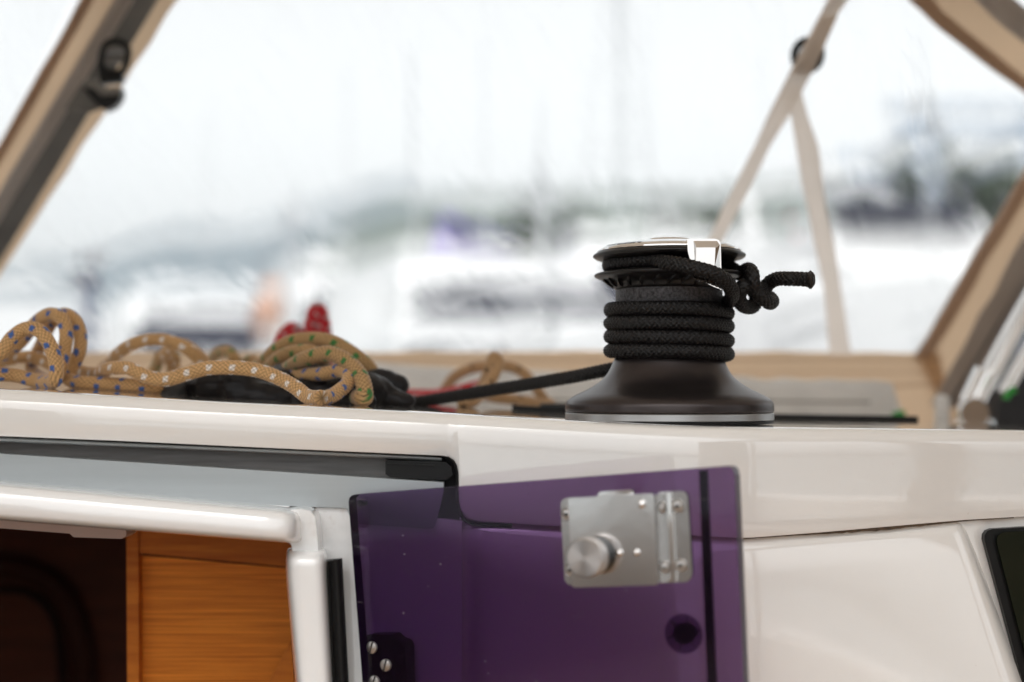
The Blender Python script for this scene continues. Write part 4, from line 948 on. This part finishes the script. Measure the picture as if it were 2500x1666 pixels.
for (ya, yb_, za, zb2) in ((-2.2, -.62, -.5, .45), (-.36, -.29, -.4, .42), (.30, .9, -.5, .42)):
    box('curtain_panel', (-1.3, (ya+yb_)/2, CZ+(za+zb2)/2), (.01, yb_-ya, zb2-za), M['grey_tape'], cl_, .003)
box('curtain_band', (-1.3, -.16, CZ-.38), (.012, .90, .26), M['grey_tape'], cl_, .003)
# the boat under and around: cockpit seen in reflections
gl_ = M['gel']
ck = empty('cockpit', 'white cockpit with teak seats around the viewpoint', 'cockpit', (0, 0, CZ-1.0))
box('cockpit_sole', (0, -.6, CZ-1.15), (1.6, 3.2, .04), M['teak_deck'], ck)
for s in (-1, 1):
    box('seat', (s*1.05, -.6, CZ-.70), (.55, 3.0, .04), M['teak_deck'], ck, .01)
    box('seat_front', (s*.79, -.6, CZ-.92), (.02, 3.0, .42), gl_, ck)
    box('coaming', (s*1.42, -.6, CZ-.48), (.16, 3.2, .42), gl_, ck, .05)
box('transom', (0, -2.3, CZ-.8), (3.0, .1, .6), gl_, ck, .03)
box('bulkhead_below', (0, 1.12, CZ-.85), (3.0, .02, .9), gl_, ck) if False else None
box('foredeck', (0, 4.6, CZ-.42), (2.6, 3.4, .04), gl_, ck)

#__SECTION_HARBOUR__
# ------------------------------------------------------------------ harbour
M['water'] = mat('harbour_water', (.10, .14, .15), .12, bump=(.6, .5, .15), spec=.5)
wt = mesh('water', [(-1250, -300, 0), (1250, -300, 0), (1250, 1700, 0), (-1250, 1700, 0)], [(0, 1, 2, 3)], M['water']); tag(wt, kind='structure')
M['hill'] = mat('wooded_hill', (.055, .085, .06), .95, var=.4, noise=.02)
M['hillfar'] = mat('distant_hill', (.02, .06, .09), .95, var=.2, noise=.01)
def hill(name, tab, D, m, depth=500, seed=1):
    r_ = random.Random(seed); V = []; nx = 90; nd = 8
    x0_, x1_ = tab[0][0], tab[-1][0]
    for i in range(nx+1):
        px = x0_+(x1_-x0_)*i/nx; py = lerp_tab(tab, px)
        zt_ = CZ+(HY-py)/F*D; X = (px-1250)/F*D
        for k in range(nd+1):
            t = k/nd; f = math.sin(math.pi*t)**.8 if 0 < t < 1 else 0
            V.append((X*(1+.0), D-depth*.5+depth*t, -2+(zt_+2)*f*(1+.05*(r_.random()-.5))))
    n = nd+1; Fc = [(i*n+k, (i+1)*n+k, (i+1)*n+k+1, i*n+k+1) for i in range(nx) for k in range(nd)]
    return tag(mesh(name, V, Fc, m, smooth=True), kind='structure')
hill('hills', [(-1700, 800), (-600, 760), (-100, 720), (150, 690), (300, 640), (420, 605), (560, 600), (680, 590), (760, 555), (850, 515), (950, 490), (1050, 500), (1200, 520), (1500, 540), (1900, 560), (2400, 580), (3200, 600)], 1450, M['hillfar'], 500, 3)
hill('hills', [(750, 640), (900, 560), (1000, 525), (1150, 525), (1300, 512), (1450, 505), (1600, 512), (1760, 500), (1900, 490), (2050, 500), (2200, 470), (2400, 470), (2900, 440)], 700, M['hill'], 200, 5)
M['quay'] = mat('concrete_quay', (.32, .30, .28), .85, var=.2, noise=.8)
q_ = box('quay', (0, 78, .55), (160, 24, 1.1), M['quay'], None); tag(q_, kind='structure')

BW = mat('boat_white', (.74, .74, .74), .25, coat=.3, var=.03, noise=1)
BB = mat('boat_navy', (.02, .025, .09), .3)
BG = mat('boat_dark_glass', (.012, .014, .03), .08)
BC = mat('boat_grey', (.25, .26, .28), .5)
BS = mat('mast_alu', (.55, .56, .57), .35, .6)
CVS = [BB, BC, mat('cream_canopy', (.45, .38, .30), .8), mat('slate_canopy', (.09, .11, .14), .8)]; FND = mat('fender_navy', (.03, .035, .08), .5)
def hull(L, B, H, m, par, bow=1.0, name='hull'):
    V = []; ns = 14; nk = 7
    for i in range(ns+1):
        t = i/ns; x = -L/2+L*t; w = B/2*(1-max(0, (t-.45)/.55)**2.2)*(.92+.08*min(1, t*4)); sh = H*(1+.28*t*t)
        for k in range(nk):
            a = k/(nk-1); yy = w*(.25+.75*a**.45) if w > .01 else 0
            V.append((x+(.06*L*a if t == 1 else 0)*bow, yy, -.3+(sh+.3)*a))
        for k in range(nk-1, -1, -1):
            a = k/(nk-1); yy = w*(.25+.75*a**.45) if w > .01 else 0
            V.append((x+(.06*L*a if t == 1 else 0)*bow, -yy, -.3+(sh+.3)*a))
    n = 2*nk; Fc = [(i*n+k, (i+1)*n+k, (i+1)*n+(k+1) % n, i*n+(k+1) % n) for i in range(ns) for k in range(n)]
    Fc.append(tuple(range(n)))
    return mesh(name, V, Fc, m, par, smooth=True, angle=40, local=True)
def cabinbox(name, x0, x1, B, z0, z1, m, par, rake=.5, rakeb=.1, inset=.1):
    V = [(x0, -B/2, z0), (x1, -B/2, z0), (x1, B/2, z0), (x0, B/2, z0), (x0+rakeb, -B/2+inset, z1), (x1-rake, -B/2+inset, z1), (x1-rake, B/2-inset, z1), (x0+rakeb, B/2-inset, z1)]
    bm = bmesh.new(); vs = [bm.verts.new(v) for v in V]
    for f in ((0, 1, 2, 3), (4, 5, 6, 7), (0, 1, 5, 4), (1, 2, 6, 5), (2, 3, 7, 6), (3, 0, 4, 7)): bm.faces.new([vs[i] for i in f])
    bevel_bm(bm, min(.12, abs(z1-z0)*.25), 3)
    return from_bm(name, bm, m, par, local=True)
def motor_yacht(px, D, L, H, yaw, label, fly=True, hm=None, group='motor boats moored in the harbour', z=0, py=None):
    p = P(px, HY, D); y = empty('motor_yacht', label, 'motor boat', (p.x, D, z), group, R(yaw))
    B = L*.32
    hull(L, B, H*.36, hm or BW, y)
    cabinbox('rub_rail', -L*.48, L*.30, B*1.0, H*.27, H*.30, BC, y, .0, 0, 0)
    cabinbox('saloon', -L*.30, L*.26, B*.82, H*.34, H*.66, BW, y, L*.12, .1, .12)
    cabinbox('saloon_glass', -L*.27, L*.232+.02, B*.76, H*.46, H*.58, BG, y, L*.042, .15, .10)
    cv = CVS[int(abs(px+D)) % len(CVS)]
    cabinbox('cockpit_canopy', -L*.46, -L*.31, B*.55, H*.36, H*.50, cv, y, .1, L*.03, .15)
    for k in (-.25, -.05, .15):
        for sd_ in (-1, 1): lathe('fender', [(.01, -.32), (.10, -.26), (.13, 0), (.10, .26), (.01, .32)], Vector((L*k, sd_*B*.53, H*.22)), FND, y, seg=10, local=True)
    cabinbox('foredeck_hatch', L*.28, L*.36, B*.2, H*.36, H*.43, BG, y, .1, .05, .03)
    if fly:
        cabinbox('flybridge', -L*.32, L*.10, B*.86, H*.66, H*.76, BW, y, L*.06, .0, .05)
        cabinbox('windscreen', L*.02, L*.08, B*.66, H*.76, H*.84, BG, y, L*.03, 0, .1)
        tube('radar_arch', [(-L*.22, -B*.4, H*.74), (-L*.26, -B*.36, H*.93), (-L*.27, 0, H*.97), (-L*.26, B*.36, H*.93), (-L*.22, B*.4, H*.74)], .09, BW, y, seg=8, step=.2, local=True)
        lathe('radar_dome', [(.01, 0), (.3, .02), (.32, .12), (.2, .24), (.01, .27)], Vector((-L*.27, 0, H*.98)), BW, y, seg=16, local=True)
    r_ = [(L*.50, 0, H*.46+.75)]
    tube('bow_rail', [(L*.1, -B*.46, H*.38+.65), (L*.35, -B*.32, H*.43+.7), (L*.5, 0, H*.46+.72), (L*.35, B*.32, H*.43+.7), (L*.1, B*.46, H*.38+.65)], .025, BS, y, seg=6, step=.3, local=True)
    cabinbox('side_stripe', -L*.47, L*.18, B*1.02, H*.17, H*.21, cv, y, .0, 0, 0)
    tube('aerial', [(-L*.1, B*.2, H*.6), (-L*.13, B*.2, H*1.25)], .015, BS, y, seg=6, local=True)
    return y
def sailboat(px, D, L, yaw, label, mast=None, cover=None, hm=None, group='sailing boats moored in the harbour', mastpx=.08):
    p = P(px, HY, D); y = empty('sailing_boat', label, 'sailing boat', (p.x, D, 0), group, R(yaw)); B = L*.3
    hull(L, B, L*.115, hm or BW, y)
    cabinbox('coachroof', -L*.12, L*.22, B*.6, L*.115, L*.155, BW, y, L*.08, .1, .1)
    cabinbox('coachroof_window', -L*.08, L*.15, B*.62, L*.128, L*.142, BG, y, L*.03, .05, .02)
    mh = mast or L*1.3
    tube('mast', [(L*.06, 0, L*.15), (L*.06, 0, mh)], .03+L*.001, BS, y, seg=12, local=True)
    tube('boom', [(L*.06, 0, L*.25), (-L*.33, 0, L*.255)], .07, BS, y, seg=10, local=True)
    cabinbox('sail_cover', -L*.34, L*.05, .34, L*.25, L*.25+.36, cover or BB, y, .1, .1, .08)
    for s in (-1, 1):
        tube('spreader', [(L*.06, 0, mh*.55), (L*.04, s*.9, mh*.55)], .03, BS, y, seg=6, local=True)
        tube('shroud', [(L*.05, s*B*.45, L*.12), (L*.04, s*.9, mh*.55), (L*.06, 0, mh*.97)], .018, BC, y, seg=6, step=.5, local=True)
    tube('forestay', [(L*.5, 0, L*.15), (L*.06, 0, mh*.98)], .03, BS, y, seg=6, local=True)
    cabinbox('spray_hood', -L*.18, -L*.08, B*.55, L*.15, L*.24, cover or BB, y, .3, .1, .15)
    return y
# right-hand motor yachts
motor_yacht(2175, 21, 10, 5.5, -80, 'large white motor yacht with flybridge seen bow-on at the right of the window')
motor_yacht(2320, 13, 7, 4.4, -66, 'near white motor boat low at the right beneath the flybridge yacht', fly=False)
motor_yacht(1850, 25, 9, 6.6, -80, 'white motor boat behind the two cream straps', fly=False)
motor_yacht(1540, 20, 8, 5.9, -82, 'white motor boat directly behind the winch', fly=False)
motor_yacht(1130, 16, 9, 5.0, -72, 'broad white motor boat in the middle of the window', fly=False)
motor_yacht(1000, 11, 4, 3.7, -60, 'small white round-topped motor boat low in the middle', fly=False)
motor_yacht(810, 20, 6, 5.3, -70, 'white motor boat with dark windscreen behind the green flecked coil', fly=False)
motor_yacht(440, 20, 7, 4.8, -70, 'low white motor boat behind the arched white flecked loop', fly=False)
motor_yacht(60, 24, 8, 5.0, 20, 'cream hulled motor boat at the far left behind the blue flecked coil', fly=False, hm=mat('hull_cream', (.6, .5, .42), .3))
motor_yacht(1330, 14, 4.6, 3.9, -62, 'small grey motor boat just left of the winch', fly=False, hm=BC)
sailboat(700, 20, 9, 95, 'sailing boat with thick pale mast, seen end-on left of centre', mast=4.6, cover=BW)
sailboat(1505, 42, 12, 80, 'sailing boat with tall thin mast rising above the winch', mast=16)
sailboat(1290, 23, 14.5, 76, 'sailing boat with purple blue sail cover in the middle distance', mast=5.8, cover=mat('purple_cover', (.10, .06, .30), .7))
sailboat(2290, 60, 12, 60, 'far sailing boat behind the flybridge yacht', mast=14)
for (px, D, L, H, yaw, fly, hm, lab) in [
    (1010, 46, 12, 6.2, 30, True, None, 'distant flybridge yacht under the highest point of the hill'),
    (1300, 50, 11, 6.6, -60, True, BB, 'distant navy hulled flybridge yacht left of the winch top'),
    (1450, 44, 10, 5.8, 15, True, None, 'distant white yacht just above the chrome winch cap'),
    (1690, 48, 12, 6.8, 70, True, BC, 'distant grey hulled yacht right of the winch between winch and cream straps'),
    (2010, 52, 13, 7.6, 25, True, None, 'distant flybridge yacht seen between the cream straps and the big yacht'),
    (640, 50, 9, 4.8, 10, False, BB, 'distant navy hulled motor boat behind the thick pale mast'),
    (300, 46, 9, 4.6, 12, False, None, 'distant low white motor boat right of the pole with the dark box')]:
    motor_yacht(px, D, L, H, yaw, lab, fly=fly, hm=hm, group='distant yachts along the quay')
motor_yacht(1975, 15, 6, 4.6, -70, 'dark windowed motor boat between the short cream strap and the knot', fly=False, hm=BB)
# quay lamp with dark hood at left
lampm = mat('lamp_dark', (.03, .025, .045), .5)
lp_ = empty('dock_pole', 'grey pole with dark box on top rising behind the left rope heap', 'pole', (P(205, HY, 8).x, 8, 0))
tube('pole', [(0, 0, .3), (0, 0, CZ+.60)], .042, mat('pole_grey', (.16, .18, .24), .5), lp_, seg=12, local=True)
cabinbox('pole_head', -.075, .075, .1, CZ+.57, CZ+.66, lampm, lp_, .01, .01, .01)
cabinbox('float', -.8, .8, 1.0, .1, .45, M['quay'], lp_, 0, 0, 0)
# orange fenders / buoys on the pontoon
om = mat('orange_buoy', (.55, .33, .24), .7)
def buoy(px, py, D, r_, label):
    c = P(px, py, D); t_ = empty('mooring_buoy', label, 'buoy', (c.x, D, 0), 'orange buoys', 0)
    lathe('float_body', [(.01, -r_*1.5), (r_*.6, -r_*1.3), (r_, -r_*.5), (r_, r_*.5), (r_*.6, r_*1.3), (.01, r_*1.6)], Vector((0, 0, c.z)), om, t_, seg=20, local=True)
    tube('post', [(0, 0, 0), (0, 0, c.z-r_*1.2)], .05, BS, t_, seg=8, local=True)
buoy(650, 785, 15, .17, 'tall pale orange buoy behind the ropes left of the red bight')
buoy(1190, 815, 16, .14, 'small orange buoy low between the ropes and the winch')
# red flag and purple flag
rf = empty('red_flag', 'small red flag on a staff between the cream straps', 'flag', (P(1935, HY, 24).x, 24, 1.6))
tube('staff', [(0, 0, 0), (0, 0, 3.2)], .03, BS, rf, seg=6, local=True)
V = [( .02+.34*i/6, .05*math.sin(i*1.2), 3.0-.55*k/2-.03*i) for i in range(7) for k in range(3)]
mesh('cloth', V, [(i*3+k, (i+1)*3+k, (i+1)*3+k+1, i*3+k+1) for i in range(6) for k in range(2)], mat('flag_red', (.6, .03, .05), .7), rf, smooth=True, local=True)
# gantry / boat lift at far right
gy = empty('boat_lift', 'blue grey steel boat lift standing on the quay at the far right', 'boat lift', (P(2330, HY, 70).x, 70, 1.1))
gm = mat('lift_blue', (.36, .42, .50), .5)
for (a, b) in ((-1.1, 0), (4.5, 0), (.6, 16), (6.2, 16)): box('lift_leg', (a, b, 7), (.6, .6, 14), gm, gy, .05, local=True)
for b in (0, 16): box('lift_beam', (1.2+b*.1, b, 13.6), (8.6, .6, .8), gm, gy, .05, local=True)
for a in (-1.1, 4.5): box('lift_beam', (a+.8, 8, 13.1), (.4, 15.6, .5), gm, gy, .05, local=True)
# trees beyond the quay, each with trunk and leafy crown
LF = mat('tree_leaves', (.045, .075, .035), .8, var=.4, noise=3); TR = mat('tree_bark', (.10, .07, .05), .9)
def leafy(name, r_, hz, zc, n, par, seed):
    g = np.random.RandomState(seed); d = g.normal(size=(n, 3)); d /= np.linalg.norm(d, axis=1)[:, None]
    lob = 1+.25*np.sin(d[:, 0]*5+seed)+.2*np.sin(d[:, 2]*7+d[:, 1]*4)
    c = d*(g.rand(n)**.35)[:, None]*np.array([r_, r_, hz])*lob[:, None]; c[:, 2] += zc
    s = .16*r_*(.5+g.rand(n)); a = g.normal(size=(n, 3)); a /= np.linalg.norm(a, axis=1)[:, None]; b = np.cross(a, g.normal(size=(n, 3))); b /= np.linalg.norm(b, axis=1)[:, None]
    V = np.stack([c-a*s[:, None], c-b*s[:, None]*.6, c+a*s[:, None], c+b*s[:, None]*.6], 1).reshape(-1, 3)
    return fast_mesh(name, V, np.arange(n*4).reshape(-1, 4), LF, par, local=True)
for i, (px, py, D, r_) in enumerate([(2225, 445, 85, 1.5), (2385, 450, 85, 1.9), (2440, 470, 86, 2.0), (2480, 480, 84, 1.9), (2150, 470, 88, 1.5), (1290, 590, 90, 2.2), (1400, 590, 88, 2.0), (1650, 570, 90, 2.3), (1770, 560, 86, 2.1)]):
    c = P(px, py, D); nm = ['slim tree beside the boat lift leg', 'broad tree right of the boat lift', 'dark tree behind the sprayhood edge, far right', 'rightmost tree, half hidden by the sprayhood pillar', 'low tree left of the boat lift', 'distant tree left of the winch top', 'distant tree just left of the chrome winch cap', 'distant tree right of the chrome winch cap', 'distant tree at the foot of the long cream strap'][i]
    t_ = empty('tree', nm, 'tree', (c.x, D, 1.1), 'trees on the quay')
    tube('trunk', [(0, 0, 0), (.1, 0, (c.z-1.1)*.5), (0, 0, c.z-1.6)], .22, TR, t_, seg=8, step=.5, local=True)
    leafy('crown', r_, r_*.9, c.z-1.1-r_*.4, 900, t_, i+3)

# sea haze
hz = bpy.data.materials.new('sea_haze'); hz.use_nodes = True; t = hz.node_tree; t.nodes.clear(); o_ = t.nodes.new('ShaderNodeOutputMaterial'); pv = t.nodes.new('ShaderNodeVolumePrincipled')
pv.inputs['Density'].default_value = .0004; pv.inputs['Color'].default_value = (.97, .99, 1, 1); t.links.new(pv.outputs[0], o_.inputs['Volume'])
hb = box('haze', (0, 700, 119), (2600, 2100, 240), hz, None); tag(hb, kind='stuff')
